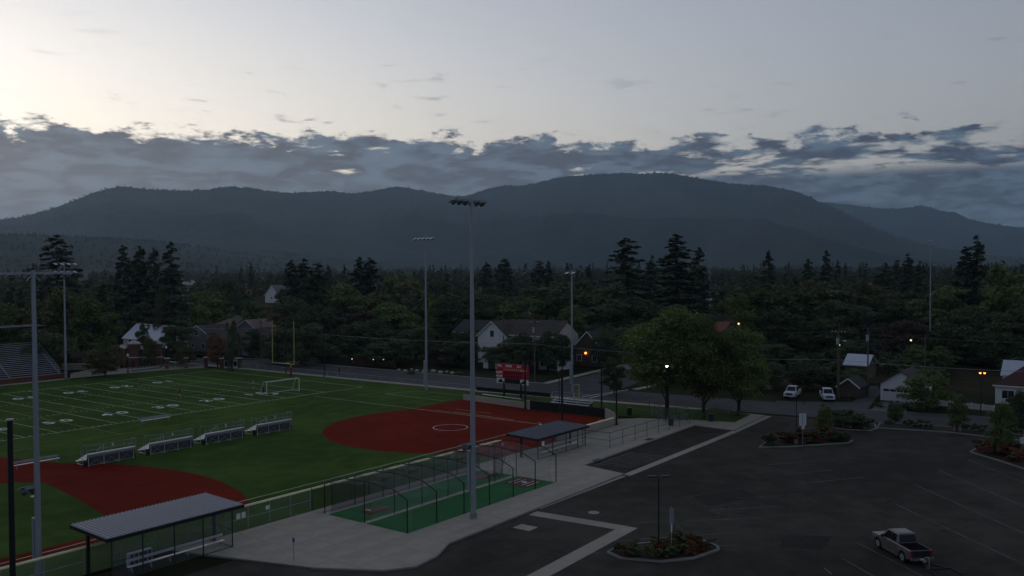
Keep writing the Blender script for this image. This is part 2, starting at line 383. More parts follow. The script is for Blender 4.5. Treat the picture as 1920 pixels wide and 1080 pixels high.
# turf with markings
turf = sheet('turf_field', [(-75,-61.9),(61,-61.9),(61,-57),(70.2,-40),(70.4,-22),(69.8,20),(69.3,46),(66,54.6),(57.5,58.6),(20,61),(-75,66)], 0.0, M_turf, 'green artificial turf playing field')
zl = 0.006
for k in range(-14, 13):
    b = MB(); x = k*4.572; b.poly([(x-.07,0),(x+.07,0),(x+.07,48.77),(x-.07,48.77)], zl); b.build('yard_line', M_fieldline, turf)
for y0 in (0, 48.77):
    b = MB(); b.poly([(-66,y0-.08),(64.0,y0-.08),(64.0,y0+.08),(-66,y0+.08)], zl+.004); b.build('side_line', M_fieldline, turf)
b = MB(); b.poly([(63.9,0),(64.06,0),(64.06,48.77),(63.9,48.77)], zl); b.build('end_line', M_fieldline, turf)
b = MB()
for k in range(-70, 60):
    if k % 5 == 0: continue
    x = k*.9144
    for yc in (.55, 16.26, 32.5, 48.2): b.poly([(x-.06,yc-.33),(x+.06,yc-.33),(x+.06,yc+.33),(x-.06,yc+.33)], zl)
struct(b.build('hash_mark', M_fieldline, turf), 'stuff')
M_num = mat('white_number_paint', (0.60, 0.64, 0.62), 0.9, 0.15, 1.0)
dig = {}
for k, n_ in ((-2,'30'),(0,'40'),(2,'50'),(4,'40'),(6,'30'),(8,'20'),(10,'10')):
    for yc, rz in ((9.2, 0.0), (39.6, math.pi)):
        for s_, ch in ((-1, n_[0]), (1, n_[1])):
            if ch not in dig: dig[ch] = text_mesh(ch, 3.3, M_num, .09)
            sg = s_ if rz == 0 else -s_
            put('yard_number', dig[ch], turf, (k*4.572+sg*1.35, yc, zl+.002), rz)
# faint yellow soccer markings
b = MB(); b.ribbon([(-30,-8.5),(63,-8.5)], .1, zl+.004); b.ribbon([(9.14,-8.5),(9.14,57)], .1, zl+.008)
b.ribbon([(9.14+9.15*math.cos(t*.1309), 24.4+9.15*math.sin(t*.1309)) for t in range(48)], .1, zl+.012, closed=True)
b.build('soccer_line', M_yelline, turf)
b = MB()
for q0, q1 in (((722,738),(784,733)),((722,738),(836,752)),((784,733),(890,744))): b.ribbon([G(*q0), G(*q1)], .12, zl)
b.build('practice_box_line', M_fieldline, turf)
# right hand softball infield
cx, cy, Rr_ = 40.3, -43.3, 18.3
arc = [(cx+Rr_*math.cos(t), cy+Rr_*math.sin(t)) for t in np.linspace(R(63), R(221), 40)]
red = sheet('softball_infield', [(58.6,-26.4)]+arc+[(27.6,-61.6),(56.0,-61.6),(60.2,-58.2),(60.2,-43),(62.2,-33),(62.6,-27)], 0.005, M_red, 'red clay softball infield with white pitching circle')
b = MB(); b.ribbon([(cx+2.5*math.cos(t*.1571), cy+2.5*math.sin(t*.1571)) for t in range(40)], .13, .011, closed=True); b.build('pitching_circle', M_white, red)
b = MB(); b.ribbon([(50.0,-2.0),(50.0,-52.0)], .14, .011); b.ribbon([(48.0,-53.2),(-6.0,-53.4)], .14, .011); b.build('foul_line', M_fieldline, red)
b = MB()
for a_, c_ in (((51.2,-34.5),(51.2,-42.5)),((50.8,-31.0),(50.8,-47.0)),((53.5,-33.0),(53.5,-40.5)),((49.3,-53.6),(51.3,-51.2)),((53.6,-54.2),(52.4,-55.6))): b.ribbon([a_, c_], .22, .015)
b.build('batter_line', mat('orange_line', (0.36,0.20,0.07), .85, .3, 1.0), red)
b = MB(); b.poly([(49.6,-52.4),(50.1,-52.4),(50.3,-52.7),(50.1,-53.0),(49.6,-53.0)], .017); b.build('home_plate', M_white, red)
base_me = MB().box((0,0,.06),(.40,.40,.10)).mesh('base', M_white)
for q in ((905,834),(918,835),(1003,823),(1020,821)): put('base', base_me, red, (*G(*q), .01))
# left hand infield
lx, ly = -17.6, -36.5
redl = sheet('baseball_infield', [(-8.0,-11.5),(-5.2,-20.5),(-2.0,-25.5),(.2,-32),(1.0,-38.5),(.6,-44),(-1.0,-50),(-3.2,-54.6),(-14.2,-54.6),(-14.2,-47),(-12.6,-38.6),(-11.2,-29.2),(-13.2,-26.2),(-16.5,-24.4),(-40,-24.4),(-40,-11.5)], 0.005, M_red, 'red clay baseball infield at the left edge')
b = MB(); b.poly([(-45,-54.6),(-14.3,-54.6),(-14.3,-52.6),(-45,-52.6)], .005); b.build('base_path', M_red, redl)
b = MB(); b.ribbon([(-40,-54.1),(-6.2,-53.5)], .14, .013); b.build('foul_line', M_fieldline, redl)
put('base', base_me, redl, (*G(62,932), .01))

# grass strips, concrete
sheet('grass_strip', [(60.6,-45),(62.4,-33),(70.3,-22),(72.6,-25),(74.2,-44),(75.3,-58),(76.2,-67),(72,-69.6),(66,-66.5),(63.5,-60)], -0.008, M_lawn, 'strip of lawn between the softball diamond and the street')
walk = MB()
walk_poly = [(-16.5,-62.0),(-12.5,-74.6),(-9.6,-79.6),(-7.5,-81.0),(-4.5,-80.6),(-1.5,-79.2),(29.5,-78.4),(30.6,-72.4),(62.6,-71.3),(62.0,-77.6),(76.8,-76.3),(77.0,-71.5),(66.0,-68.6),(63.4,-62.0),(58.0,-57.5),(56.3,-62.0)]
walk.prism(walk_poly, -0.14, 0.012); wk = struct(walk.build('walkway', M_joint), label='pale concrete walkway around the batting cages')
def inside(p, poly):
    c = False
    for i in range(len(poly)):
        (x1, y1), (x2, y2) = poly[i], poly[i-1]
        if (y1 > p[1]) != (y2 > p[1]) and p[0] < (x2-x1)*(p[1]-y1)/(y2-y1)+x1: c = not c
    return c
SL = 2.9
slab_me = MB().prism([(-SL/2+.01,-SL/2+.01),(SL/2-.01,-SL/2+.01),(SL/2-.01,SL/2-.01),(-SL/2+.01,SL/2-.01)], 0.0, 0.022).mesh('slab', M_conc)
def clip_rect(x0, y0, x1, y1, poly):
    "Sutherland-Hodgman: polygon clipped to a cell"
    out = poly
    for ax, v, sg in ((0, x0, 1), (0, x1, -1), (1, y0, 1), (1, y1, -1)):
        src, out = out, []
        for i in range(len(src)):
            a, b2 = src[i-1], src[i]; ia, ib = (a[ax]-v)*sg >= 0, (b2[ax]-v)*sg >= 0
            if ia != ib:
                t = (v-a[ax])/(b2[ax]-a[ax]); out.append((a[0]+(b2[0]-a[0])*t, a[1]+(b2[1]-a[1])*t))
            if ib: out.append(b2)
        if not out: return out
    return out
for i in range(-6, 33):
    for j in range(-9, 3):
        x0, y0 = -1.6+i*SL, -63.0+j*SL
        cell = [(x0+.02, y0+.02), (x0+SL-.02, y0+.02), (x0+SL-.02, y0+SL-.02), (x0+.02, y0+SL-.02)]
        ins = [inside(c, walk_poly) for c in cell]
        cut = (-1.7 < x0+SL/2 < 21.9 and -74.6 < y0+SL/2 < -63.2)
        if cut: continue
        if all(ins): put('slab', slab_me, wk, (x0+SL/2, y0+SL/2, .004))
        elif any(ins):
            pl = clip_rect(x0+.02, y0+.02, x0+SL-.02, y0+SL-.02, walk_poly)
            if len(pl) >= 3:
                clean = [p for k, p in enumerate(pl) if math.dist(p, pl[k-1]) > .02]
                if len(clean) >= 3: MB().prism(clean, .004, .026).build('slab', M_conc, wk)
b = MB(); edge = [(-12.5,-74.6),(-9.6,-79.6),(-7.5,-81.0),(-4.5,-80.6),(-1.5,-79.2),(29.5,-78.4),(30.6,-72.4),(62.6,-71.3),(62.0,-77.6),(76.8,-76.3)]
b.ribbon([(x, y-.08) for x, y in edge], .16, .032, -0.12); struct(b.build('kerb', M_kerb), label='concrete kerb along the walkway')
# pale gutters in the asphalt
b = MB(); zg = Z_AS+.008
b.ribbon([(10.6,-79.4),(11.4,-88.9)], 1.5, zg); b.ribbon([(12.1,-89.2),(-8,-90.2)], 1.5, zg+.004)
b.ribbon([(12.2,-78.95),(29.0,-78.85)], .5, zg); b.ribbon([(29.4,-78.9),(61.8,-78.0),(77.0,-77.0)], 1.0, zg+.004)
struct(b.build('concrete_gutter', M_conc), label='pale concrete gutter set into the asphalt')
# painted bay hatching and stall lines
b = MB()
for k in range(9):
    x = 32.4+k*.95; b.ribbon([(x,-73.3),(x+.9,-77.5)], .18, Z_AS+.006)
b.ribbon([(31.8,-73.2),(41,-73.2)], .14, Z_AS+.01)
struct(b.build('hatched_bay', M_worn), label='worn white hatching in the accessible bay')
b = MB()
for q0, q1 in (((1404,995),(1150,1012)),((1438,969),(1195,978)),((1470,947),(1330,955)),((1500,925),(1380,932)),((1380,1020),(1110,1035)),((1268,982),(1280,992)),((1305,1003),(1312,1010)),
               ((1608,1016),(1745,1085)),((1678,943),(1925,1058)),((1715,907),(1925,1000)),((1640,985),(1680,1003)),((1580,1045),(1650,1085)),((1760,880),(1925,950)),((1815,860),(1925,905)),
               ((1500,905),(1620,893)),((1470,888),(1560,880)),((1440,870),(1530,862)),((1600,838),(1625,836)),((1330,955),(1350,962)),((1545,1062),(1560,1075))):
    b.ribbon([G(*q0), G(*q1)], .11, Z_AS+.006)
struct(b.build('stall_line', M_worn), label='worn white stall lines on the parking lot')
# sidewalks and kerbs along the street
b = MB(); b.ribbon([(x-.4, y) for x, y in near_walk if y > -80], 1.7, .02, -.14); struct(b.build('sidewalk', M_conc), label='concrete sidewalk on the near side of the street')
b = MB(); b.ribbon([(x+.35, y) for x, y in far_kerb if y > -26.5], .5, .0, -.14); struct(b.build('kerb', M_kerb), label='kerb on the far side of the street, left of the side street')
b = MB(); b.ribbon([(88.8,-26.3),(104,-24.6),(116,-23.2),(130,-21.5)], 1.5, .0, -.14); struct(b.build('sidewalk', M_conc), label='sidewalk leading up the side street')
b = MB(); b.ribbon([(91.5,-45.2),(97,-45.6),(104,-44.5)], 1.2, .0, -.14); struct(b.build('sidewalk', M_conc), label='short sidewalk at the street corner under the trees')
b = MB(); b.poly([(110,-25.2),(128,-22.5),(132,-28.5),(119,-27.5)], Z_AS+.018); struct(b.build('driveway', M_conc), label='pale driveway apron on the side street')
b = MB(); b.ribbon([G(1090,743),G(1178,730)], .35, Z_AS+.02); b.ribbon([G(1105,745),G(1160,734)], .35, Z_AS+.02); struct(b.build('crosswalk_line', M_white), label='two white crosswalk lines across the street')
b = MB(); b.poly([G(1510,752),G(1600,752),G(1600,762),G(1510,765)], -.09); b.poly([G(1455,750),G(1508,753),G(1508,757),G(1455,753)], -.09); struct(b.build('driveway', M_street), label='driveway where the white pickups are parked')
b = MB(); b.poly([G(1565,775),G(1625,768),G(1652,735),G(1645,722),G(1630,722),G(1615,740)], -.086); struct(b.build('driveway', M_street), label='narrow driveway beside the small shed')
b = MB(); b.poly([G(1632,768),G(1700,775),G(1700,752),G(1652,752)], -.086); struct(b.build('driveway', mat('worn_concrete', (.11,.11,.105), .9, .2, .6)), label='concrete driveway in front of the white garage')
sheet('grass_patch', [G(*q) for q in ((1243,777),(1290,769),(1345,766),(1408,777),(1378,792),(1325,789),(1262,785))], 0.034, M_lawn, 'small lawn under the three trees at the corner of the walk')
b = MB(); b.poly([(37.5,61.3),(57.3,58.9),(66,55),(69,60),(62,66),(55,78),(42,70)], .004); struct(b.build('plaza', M_conc), label='concrete plaza inside the entrance gate')
b = MB(); b.ribbon([(-70,62.6),(37.4,61.8)], 1.6, .02, -.1); struct(b.build('track_edge', M_conc), label='concrete strip in front of the grandstand')

M_patch = mat('asphalt_patch', (.037,.034,.030), .9, .2, 1.0, spec=.05); M_patch2 = mat('pale_asphalt_patch', (.062,.060,.054), .9, .3, .6, spec=.05)
b = MB()
for q in (((1300,930),(1390,915),(1420,930),(1330,948)),((1560,880),(1700,868),(1720,884),(1575,896)),((1120,1010),(1150,1002),(1165,1012),(1130,1020)),((1480,1000),(1560,1004),(1540,1030),(1460,1022))): b.poly([G(*p) for p in q], Z_AS+.003)
struct(b.build('asphalt_patch', M_patch), label='darker repair patches in the parking lot asphalt')
b = MB(); rp = random.Random(5)
for q in (((1190,900),(1330,960),(1480,985)),((1400,880),(1560,945),(1700,1000)),((1560,850),(1660,905),(1790,935)),((1450,905),(1540,870),(1640,850)),((950,1075),(1040,1030),(1100,1015))):
    P_ = []
    for (a, c), (a2, c2) in zip(q, q[1:]):
        for k in range(8): f = k/8; P_.append(G(a+(a2-a)*f+rp.uniform(-6, 6), c+(c2-c)*f+rp.uniform(-1.5, 1.5)))
    b.ribbon(P_, .10, Z_AS+.0045)
struct(b.build('sealed_crack', M_patch), label='tar sealed cracks wandering over the parking lot')
b = MB()
for _ in range(46):
    x, y = G(rp.uniform(1120, 1900), rp.uniform(850, 1070)); r0 = rp.uniform(.12, .45); b.poly([(x+r0*rp.uniform(.6, 1.2)*math.cos(t*.785), y+r0*rp.uniform(.6, 1.2)*math.sin(t*.785)) for t in range(8)], Z_AS+.0052)
struct(b.build('oil_stain', M_patch), 'stuff', 'small dark oil stains on the parking lot')

# ------------------------------------------------------------------ floodlight poles
M_visor = mat('floodlight_housing', (0.70, 0.72, 0.74), 0.4, 0.1, 2.0)
M_visord = mat('floodlight_shell', (0.10, 0.11, 0.12), 0.5)
def floodlight(label, x, y, h, rz, arms, r0, r1, low=False, cab=None, tiltf=0.0):
    "arms: list of (z, half length, number of lamps); lamps face local +Y"
    t = thing('floodlight_pole', label, 'floodlight', (x, y, 0), rz, 'tall floodlight poles around the fields')
    n = 5
    for i in range(3):
        z0, z1 = h*i/3, h*(i+1)/3; ra, rb = r0+(r1-r0)*i/3, r0+(r1-r0)*(i+1)/3
        MB().tube((0,0,z0),(0,0,z1+.02),ra,rb+.004,14,False).build('pole_section', M_galv, t, True)
    MB().tube((0,0,0),(0,0,.5),r0+.06,r0+.05,14).box((0,-r0-.03,.35),(.2,.08,.3)).build('base_collar', M_kerb, t)
    for z, half, cnt in arms:
        MB().bar((-half,0,z),(half,0,z),.14,.14).bar((-.5,0,z-.6),(0,0,z-.02),.06,.06).bar((.5,0,z-.6),(0,0,z-.02),.06,.06).build('crossarm', M_galv, t)
        for k in range(cnt):
            u = -half+.25+(2*half-.5)*k/max(1, cnt-1)
            l = MB().tube((u,.05,z-.22),(u,.55,z-.36),.12,.22,10).bar((u,0,z),(u,.05,z-.22),.06,.06).build('lamp', M_visord, t, False)
            MB().add([(u-.30,.30,z-.08),(u+.30,.30,z-.08),(u+.28,.95,z-.30),(u-.28,.95,z-.30),(u-.30,.30,z-.12),(u+.30,.30,z-.12),(u+.28,.95,z-.34),(u-.28,.95,z-.34)],
                     [(0,1,2,3),(7,6,5,4),(0,4,5,1),(1,5,6,2),(2,6,7,3),(3,7,4,0)]).build('visor', M_visor, l)
    if low:
        MB().bar((-.9,.0,7.0),(.2,.0,7.0),.1,.1).build('side_bracket', M_galv, t)
        for u in (-.75, -.1):
            l = MB().tube((u,.05,6.85),(u,.5,6.7),.16,.3,10).build('lamp', M_visord, t)
            MB().add([(u-.3,.2,7.14),(u+.3,.2,7.14),(u+.3,.9,6.86),(u-.3,.9,6.86),(u-.3,.2,7.1),(u+.3,.2,7.1),(u+.3,.9,6.82),(u-.3,.9,6.82)],
                     [(0,1,2,3),(7,6,5,4),(0,4,5,1),(1,5,6,2),(2,6,7,3),(3,7,4,0)]).build('visor', M_white, l)
    if cab:
        MB().span((-.2,r0,cab[0]),(.2,r0+.32,cab[1])).build('ballast_cabinet', M_galv, t)
    return t
floodlight('tallest grey floodlight pole, standing beside the green batting cages', 5.6, -76.2, 29.8, 0, [(29.7, 2.3, 6)], .27, .14, True, (2.6, 6.3))
floodlight('grey floodlight pole at left, in front of the grandstand, cut by the lower edge', -26.4, -59.8, 23.4, 0, [(23.2, 3.0, 5)], .25, .14, True, (1.2, 4.6))
floodlight('far floodlight pole with two stacked rows of lamps, beside the grandstand', 36.4, 60.9, 24.9, math.pi, [(24.6, 2.3, 4), (22.9, 2.3, 4)], .24, .13)
floodlight('floodlight pole on the lawn behind the softball outfield, left of the tallest pole', 65.8, -15.3, 29.2, math.pi/2, [(28.9, 2.3, 5)], .24, .12, False, (1.5, 6.0))
floodlight('slim floodlight pole behind the scoreboard, right of the tallest pole', 78.5, -39.5, 22.8, math.pi/2, [(22.4, .9, 2)], .22, .12, False, (2.0, 5.6))

# ------------------------------------------------------------------ fences
def chain_fence(label, pts, h, step, post_m, link_m, rail=True, cap=None, group=None, r=.035, mid=False):
    "posts are parts of their own, wire mesh one part for each run"
    t = thing('chain_link_fence', label, 'fence', (pts[0][0], pts[0][1], 0), 0, group); ox, oy = pts[0]
    post = MB().tube((0,0,0),(0,0,h+.06),r,n=6).mesh('post', post_m)
    for (x0, y0), (x1, y1) in zip(pts, pts[1:]):
        L = math.hypot(x1-x0, y1-y0); n = max(1, round(L/step))
        for k in range(n+1): put('post', post, t, (x0-ox+(x1-x0)*k/n, y0-oy+(y1-y0)*k/n, 0))
        a, b_ = (x0-ox, y0-oy), (x1-ox, y1-oy)
        MB().add([(*a,.04),(*b_,.04),(*b_,h),(*a,h)], [(0,1,2,3)]).build('wire_mesh', link_m, t)
        if rail: MB().tube((*a,h),(*b_,h),r*.9,n=6).build('top_rail', post_m, t)
        if mid: MB().tube((*a,h*.5),(*b_,h*.5),r*.7,n=6).build('middle_rail', post_m, t)
        if cap: MB().tube((*a,h+.05),(*b_,h+.05),.115,n=8).build('fence_cap', cap, t)
    return t
FY = -61.75
chain_fence('chain link fence with yellow cap along the left dugout and field', [(-60,FY),(-11.9,FY)], 2.05, 3.0, M_galv, M_link, cap=M_cap, mid=True)
chain_fence('chain link gate section with white notices between left dugout and batting cage', [(-11.2,FY),(-1.6,FY)], 2.05, 2.4, M_galv, M_link, cap=M_cap, mid=True)
chain_fence('black chain link fence with yellow cap behind the batting cages', [(-1.4,FY),(28.6,FY)], 2.05, 2.5, M_dark, M_darklink, cap=M_cap)
for lb, q, z in (('pair of white notices on the fence beside the left dugout', (457,968), 1.35), ('single white notice on the fence gate', (513,954), 1.45)):
    x = G(q[0], q[1], z)[0]; b = MB(); t = thing('notice', lb, 'notice', (x, FY-.05, z))
    for u in ((-.28, .28) if 'pair' in lb else (0,)): MB().box((u,0,0),(.42,.02,.5 if 'pair' in lb else .36)).build('notice_board', M_white, t)
for lb, q, z in (('white notice on the fence at the small shelter', (848,855), 1.2), ('small round white notice near the small shelter', (942,833), 1.0), ('white notice on the gate by the small shelter', (1115,816), 1.3)):
    x, y = G(q[0], q[1], z); MBo = MB().box((0,0,0),(.03,.4,.4)) if 'gate' in lb else MB().box((0,0,0),(.4,.03,.4))
    tag(MBo.build('notice', M_white, None, loc=(x, y, z)), lb, 'notice')
chain_fence('galvanised fence and gate right of the small shelter, along the concrete walk', [(40.6,-65.9),(40.9,-69.9),(63.0,-70.4)], 2.0, 3.0, M_dark2, M_link, mid=True)
chain_fence('short green fence by the tree at the far end of the walk', [G(1218,778),G(1245,790),G(1290,790)], 2.1, 2.0, M_dark2, M_link)
chain_fence('low chain link fence between the turf and the street', [(70.15,-8),(70.05,20),(69.5,46)], 1.3, 3.0, M_galv, M_link)
chain_fence('low chain link fence in front of the scoreboard', [(70.3,-22),(70.15,-8.3)], 1.3, 3.0, M_galv, M_link)
t = thing('windscreen_fence', 'long low black windscreen fence below the scoreboard', 'fence', (70.0,-24,0))
for k in range(6): MB().tube((.14*k,-3.2*k,0),(.14*k,-3.2*k,1.25),.04).build('post', M_dark, t)
for k in range(5): MB().bar((.14*k,-3.2*k-.05,.85),(.14*(k+1),-3.2*(k+1)+.05,.85),.03,.7).build('screen_panel', M_black, t)
chain_fence('chain link fence in front of the grandstand plaza', [(38,61.2),(57,58.9),(66,55)], 1.2, 3.0, M_galv, M_link)

# backstop and low walls of the softball diamond
t = thing('backstop', 'black padded backstop wall with angled concrete end behind home plate', 'backstop', (60.4,-43,0))
for k in range(5): MB().span((0,-2.9*k-2.86,.05),(.35,-2.9*k,1.45)).build('pad', M_black, t)
MB().bar((.1,-14.5,.7),(-4.2,-18.9,.7),.35,1.4).build('end_wall', M_conc, t); MB().bar((.1,-14.5,1.44),(-4.2,-18.9,1.44),.42,.08).build('wall_cap', M_kerb, t)
t = thing('low_wall', 'grey concrete wall running from the small shelter to the backstop', 'wall', (41.0,-61.6,0))
MB().span((0,-.15,0),(14.9,.15,1.0)).build('wall', M_conc, t); MB().span((-.05,-.2,1.0),(14.95,.2,1.08)).build('wall_cap', M_cap, t)
t = thing('low_wall', 'grey block dugout wall with bench below the scoreboard', 'wall', (62.4,-27.2,0))
for k in range(5): MB().bar((-.33*k,-3.1*k-.02,.5),(-.33*(k+1),-3.1*(k+1),.5),.3,1.0).build('wall_panel', M_conc, t)
MB().span((-2.1,-15.9,0),(-1.4,-14.9,1.4)).build('end_pier', M_conc, t)
MB().bar((.4,-4,1.25),(-.4,-13,1.25),.3,.08).build('handrail', M_alu, t)

# black poles behind home plate carrying the backstop net
def netpole(label, x, y, h, r=.14, sign=False, pair=False):
    t = thing('net_pole', label, 'pole', (x, y, 0), 0, 'black poles around the diamonds')
    MB().tube((0,0,0),(0,0,h),r,r*.9,10).tube((0,0,h),(0,0,h+.06),r+.05,n=10).build('pole', M_dark, t)
    MB().tube((0,0,0),(0,0,.12),r+.12,n=10).build('base_plate', M_dark, t)
    if pair: MB().tube((-.35,.25,0),(-.35,.25,h-.3),.06,n=8).build('pole', M_dark2, t)
    if sign:
        MB().tube((-.5,.30,h+.05),(-.55,.36,h+.05),.38,n=14).build('round_sign', M_white, t)
        MB().box((-.56,.37,h+.05),(.04,.12,.5),.9).build('sign_symbol', M_dark, t)
x, y = G(1054,802); netpole('thick black pole with round sign rising behind the small shelter roof', x, y, 8.5, .17, True, True)
x, y = G(985,767); netpole('black pole right in front of the scoreboard', x, y, 9.3, .16)
x, y = G(1128,764); netpole('black pole left of the pair at the street side of the backstop', x, y, 7.4, .14)
x, y = G(1156,797); netpole('black pole on the concrete at the end of the backstop', x, y, 8.4, .13)
netpole('dark pole between turf and street near the goal post', 69.9, 30.4, 10.5, .11)
netpole('dark pole between turf and street, right of the goal post', 70.8, 18.8, 11.0, .12)
t = thing('net_pole', 'thick black post with pale top at the left edge', 'pole', (-31.2,-66.4,0), 0, 'black poles around the diamonds')
MB().tube((0,0,0),(0,0,13.4),.20,.17,12).build('pole', M_dark, t); MB().tube((0,0,13.4),(0,0,13.5),.26,n=12).build('pole_cap', M_stonecap, t)
t = thing('foul_pole', 'short yellow foul pole frame beside the small bleacher', 'foul pole', (*G(1086,769),0))
h = 4.1; MB().tube((0,0,0),(0,0,h),.09,n=8).build('post', M_yel, t); MB().tube((-.35,.9,1.0),(-.35,.9,h-.1),.06,n=8).build('post', M_yel, t); MB().path([(0,0,h),(-.2,.45,h+.05),(-.35,.9,h-.1)],.06,8).build('top_bar', M_yel, t)
for k in range(6): MB().tube((0,0,1.2+k*.5),(-.35,.9,1.2+k*.5),.02,n=5).build('rung', M_yel, t)

# ------------------------------------------------------------------ scoreboard
SX, SY0, SW = 68.0, -30.3, 6.9
t = thing('scoreboard', 'red electronic scoreboard on two black posts at the street', 'scoreboard', (SX, SY0-SW/2, 0))
M_sbred = mat('scoreboard_red', (0.36, 0.014, 0.026), 0.7, 0.06, 1.0); M_sbtxt = mat('scoreboard_lettering', (0.92, 0.86, 0.86), 0.6)
for s_ in (-1, 1): MB().span((-.05, s_*1.9-.13, 0), (.2, s_*1.9+.13, 2.95)).build('post', M_dark, t)
MB().span((0, -SW/2, 3.55), (.28, SW/2, 6.15)).build('cabinet', M_sbred, t)
lp = MB().span((0.0, -SW/2+1.6, 2.75), (.2, SW/2-1.6, 3.53)).build('lower_panel', M_black, t)
for s_ in (-1, 1):
    pnl = MB().span((-.02, s_*(SW/2-.85)-.85, 2.62), (.18, s_*(SW/2-.85)+.85, 3.54)).build('white_panel', M_white, t)
    pts = [(-.55,-.20),(-.30,-.33),(.15,-.30),(.45,-.34),(.55,-.10),(.42,.05),(.25,.25),(.0,.33),(-.15,.22),(-.30,.10),(-.5,.05)]
    MB().add([(-.05, s_*(SW/2-.85)-u, 3.08+v) for u, v in pts], [tuple(range(len(pts)))]).build('emblem', M_dark, pnl)
cab = [o for o in t.children if o.name.startswith('cabinet')][0]
M_sbtxt.use_fake_user = False
def sbtext(s, y, z, size):
    o = put('lettering', text_mesh(s, size, M_sbtxt, size*.03), cab, (-.03, y, z)); o.rotation_euler = (math.pi/2, 0, -math.pi/2)
for s, u, z, size in (('BALL',-2.75,5.78,.46),('STRIKE',-.75,5.78,.46),('OUT',1.55,5.78,.46),('GUEST',-2.85,4.55,.52),('HOME',-2.85,3.90,.52)): sbtext(s, -u, z, size)
for k, ch in enumerate(['1','2','3','4','5','6','7','8','9','10','R','H','E']): sbtext(ch, 1.95-k*.42, 5.12, .34)
M_digit = mat('dark_digit_window', (0.06, 0.006, 0.010), 0.3)
for row in (4.55, 3.92):
    for k in range(10): MB().span((-.012, 1.95-k*.42-.15, row-.22), (.0, 1.95-k*.42+.15, row+.22)).build('digit_window', M_digit, cab)
MB().span((-.02,-SW/2+.1,5.44),(0,SW/2-.1,5.50)).build('divider', M_yelline, cab)

# ------------------------------------------------------------------ dugout shelters
def shelter(label, x0, x1, y0, y1, z, roof_m, ribs, posts, back_pts, gap):
    t = thing('dugout_shelter', label, 'shelter', (x0, y0, 0)); L, W = x1-x0, y1-y0
    zf = z+.16
    def zz(v): return z+(zf-z)*v/W
    rf = MB().add([(0,0,z),(L,0,z),(L,W,zf),(0,W,zf),(0,0,z+.07),(L,0,z+.07),(L,W,zf+.07),(0,W,zf+.07)],
                  [(3,2,1,0),(4,5,6,7),(0,1,5,4),(1,2,6,5),(2,3,7,6),(3,0,4,7)]).build('roof', roof_m, t)
    n = int(L/ribs)
    rib = MB().add([(-.06,-.03,0),(.06,-.03,0),(.06,W+.03,zf-z),(-.06,W+.03,zf-z),(-.03,-.03,.07),(.03,-.03,.07),(.03,W+.03,zf-z+.07),(-.03,W+.03,zf-z+.07)],
                   [(4,5,6,7),(0,1,5,4),(2,3,7,6),(1,2,6,5),(3,0,4,7)]).mesh('rib', roof_m)
    for k in range(n): put('rib', rib, rf, ((k+.5)*L/n, 0, z+.072))
    fa = MB().span((-.04,-.10,z-.22),(L+.04,-.055,z+.05)).build('fascia', M_dark, t)
    MB().span((-.04,W+.04,zf-.18),(L+.04,W+.08,zf+.05)).build('fascia', M_dark, t)
    MB().bar((-.02,0,z-.1),(-.02,W,zf-.1),.05,.24).build('fascia', M_dark, t); MB().bar((L+.02,0,z-.1),(L+.02,W,zf-.1),.05,.24).build('fascia', M_dark, t)
    for u, v in posts: MB().tube((u,v,0),(u,v,z-.02),.055,n=8).build('post', M_dark2, t)
    for u, v in ((.3, W-2.0), (L-.9, W-2.4)): MB().box((u,v,z/2),(.2,.2,z)).build('column', M_dark, t)
    for k, (u, v) in enumerate(zip(back_pts, back_pts[1:])):
        MB().add([(*u,.05),(*v,.05),(*v,z-.25),(*u,z-.25)], [(0,1,2,3)]).build('wire_mesh', M_link, t)
        MB().tube((*u,z*.45),(*v,z*.45),.03,n=6).build('rail', M_dark2, t); MB().tube((*u,.06),(*v,.06),.03,n=6).build('rail', M_dark2, t)
    be = thing('bench', gap, 'bench', (x0+2.2, y0+.9, 0))
    bl = L-3.4
    MB().span((0,0,.43),(bl,.32,.48)).build('seat', M_alu, be); MB().span((0,.36,.78),(bl,.40,1.0)).build('backrest', M_alu, be)
    for k in range(6):
        u = .3+(bl-.6)*k/5; MB().bar((u,.16,.43),(u,-.02,0),.05,.05).bar((u,.16,.43),(u,.4,0),.05,.05).build('leg', M_galv, be)
    return t
M_roof1 = mat('ribbed_galvanised_roof', (0.30, 0.30, 0.33), 0.5, 0.10, 0.8, metal=0.25)
M_roof2 = mat('grey_membrane_roof', (0.125, 0.135, 0.155), 0.7, 0.2, 0.8)
shelter('long dugout shelter with ribbed metal roof at the lower left', -24.0, -11.9, -65.3, -60.0, 3.35, M_roof1, .33,
        [(.4,.05),(2.9,.05),(5.6,.05),(8.2,.05),(11.0,.05)], [(.4,.05),(11.0,.05),(11.0,3.4)], 'long aluminium bench inside the ribbed roof dugout')
shelter('small dugout shelter with plain grey roof beside the softball diamond', 29.5, 41.0, -66.6, -61.9, 2.55, M_roof2, .6,
        [(.3,.2),(3.5,.2),(6.5,.2),(9.2,.2),(11.0,.2)], [(.3,.2),(11.0,.2)], 'aluminium bench under the plain grey shelter roof')
tag(MB().box((0,0,0),(.5,.04,.62)).build('notice', M_white, loc=(30.4,-66.75,1.9)), 'white board hanging at the corner of the small shelter', 'notice')
t = thing('cubby_rack', 'pale blue rack of cubby holes inside the long dugout', 'rack', (-20.9,-62.6,0)); MB().span((0,-.3,.0),(2.0,.1,1.0)).build('rack_frame', mat('pale_blue_plastic', (.42,.48,.58), .6), t)
for i in range(5):
    for j in range(2): MB().span((.1+i*.38,-.32,.12+j*.45),(.4+i*.38,-.295,.48+j*.45)).build('cubby', M_dark, t)

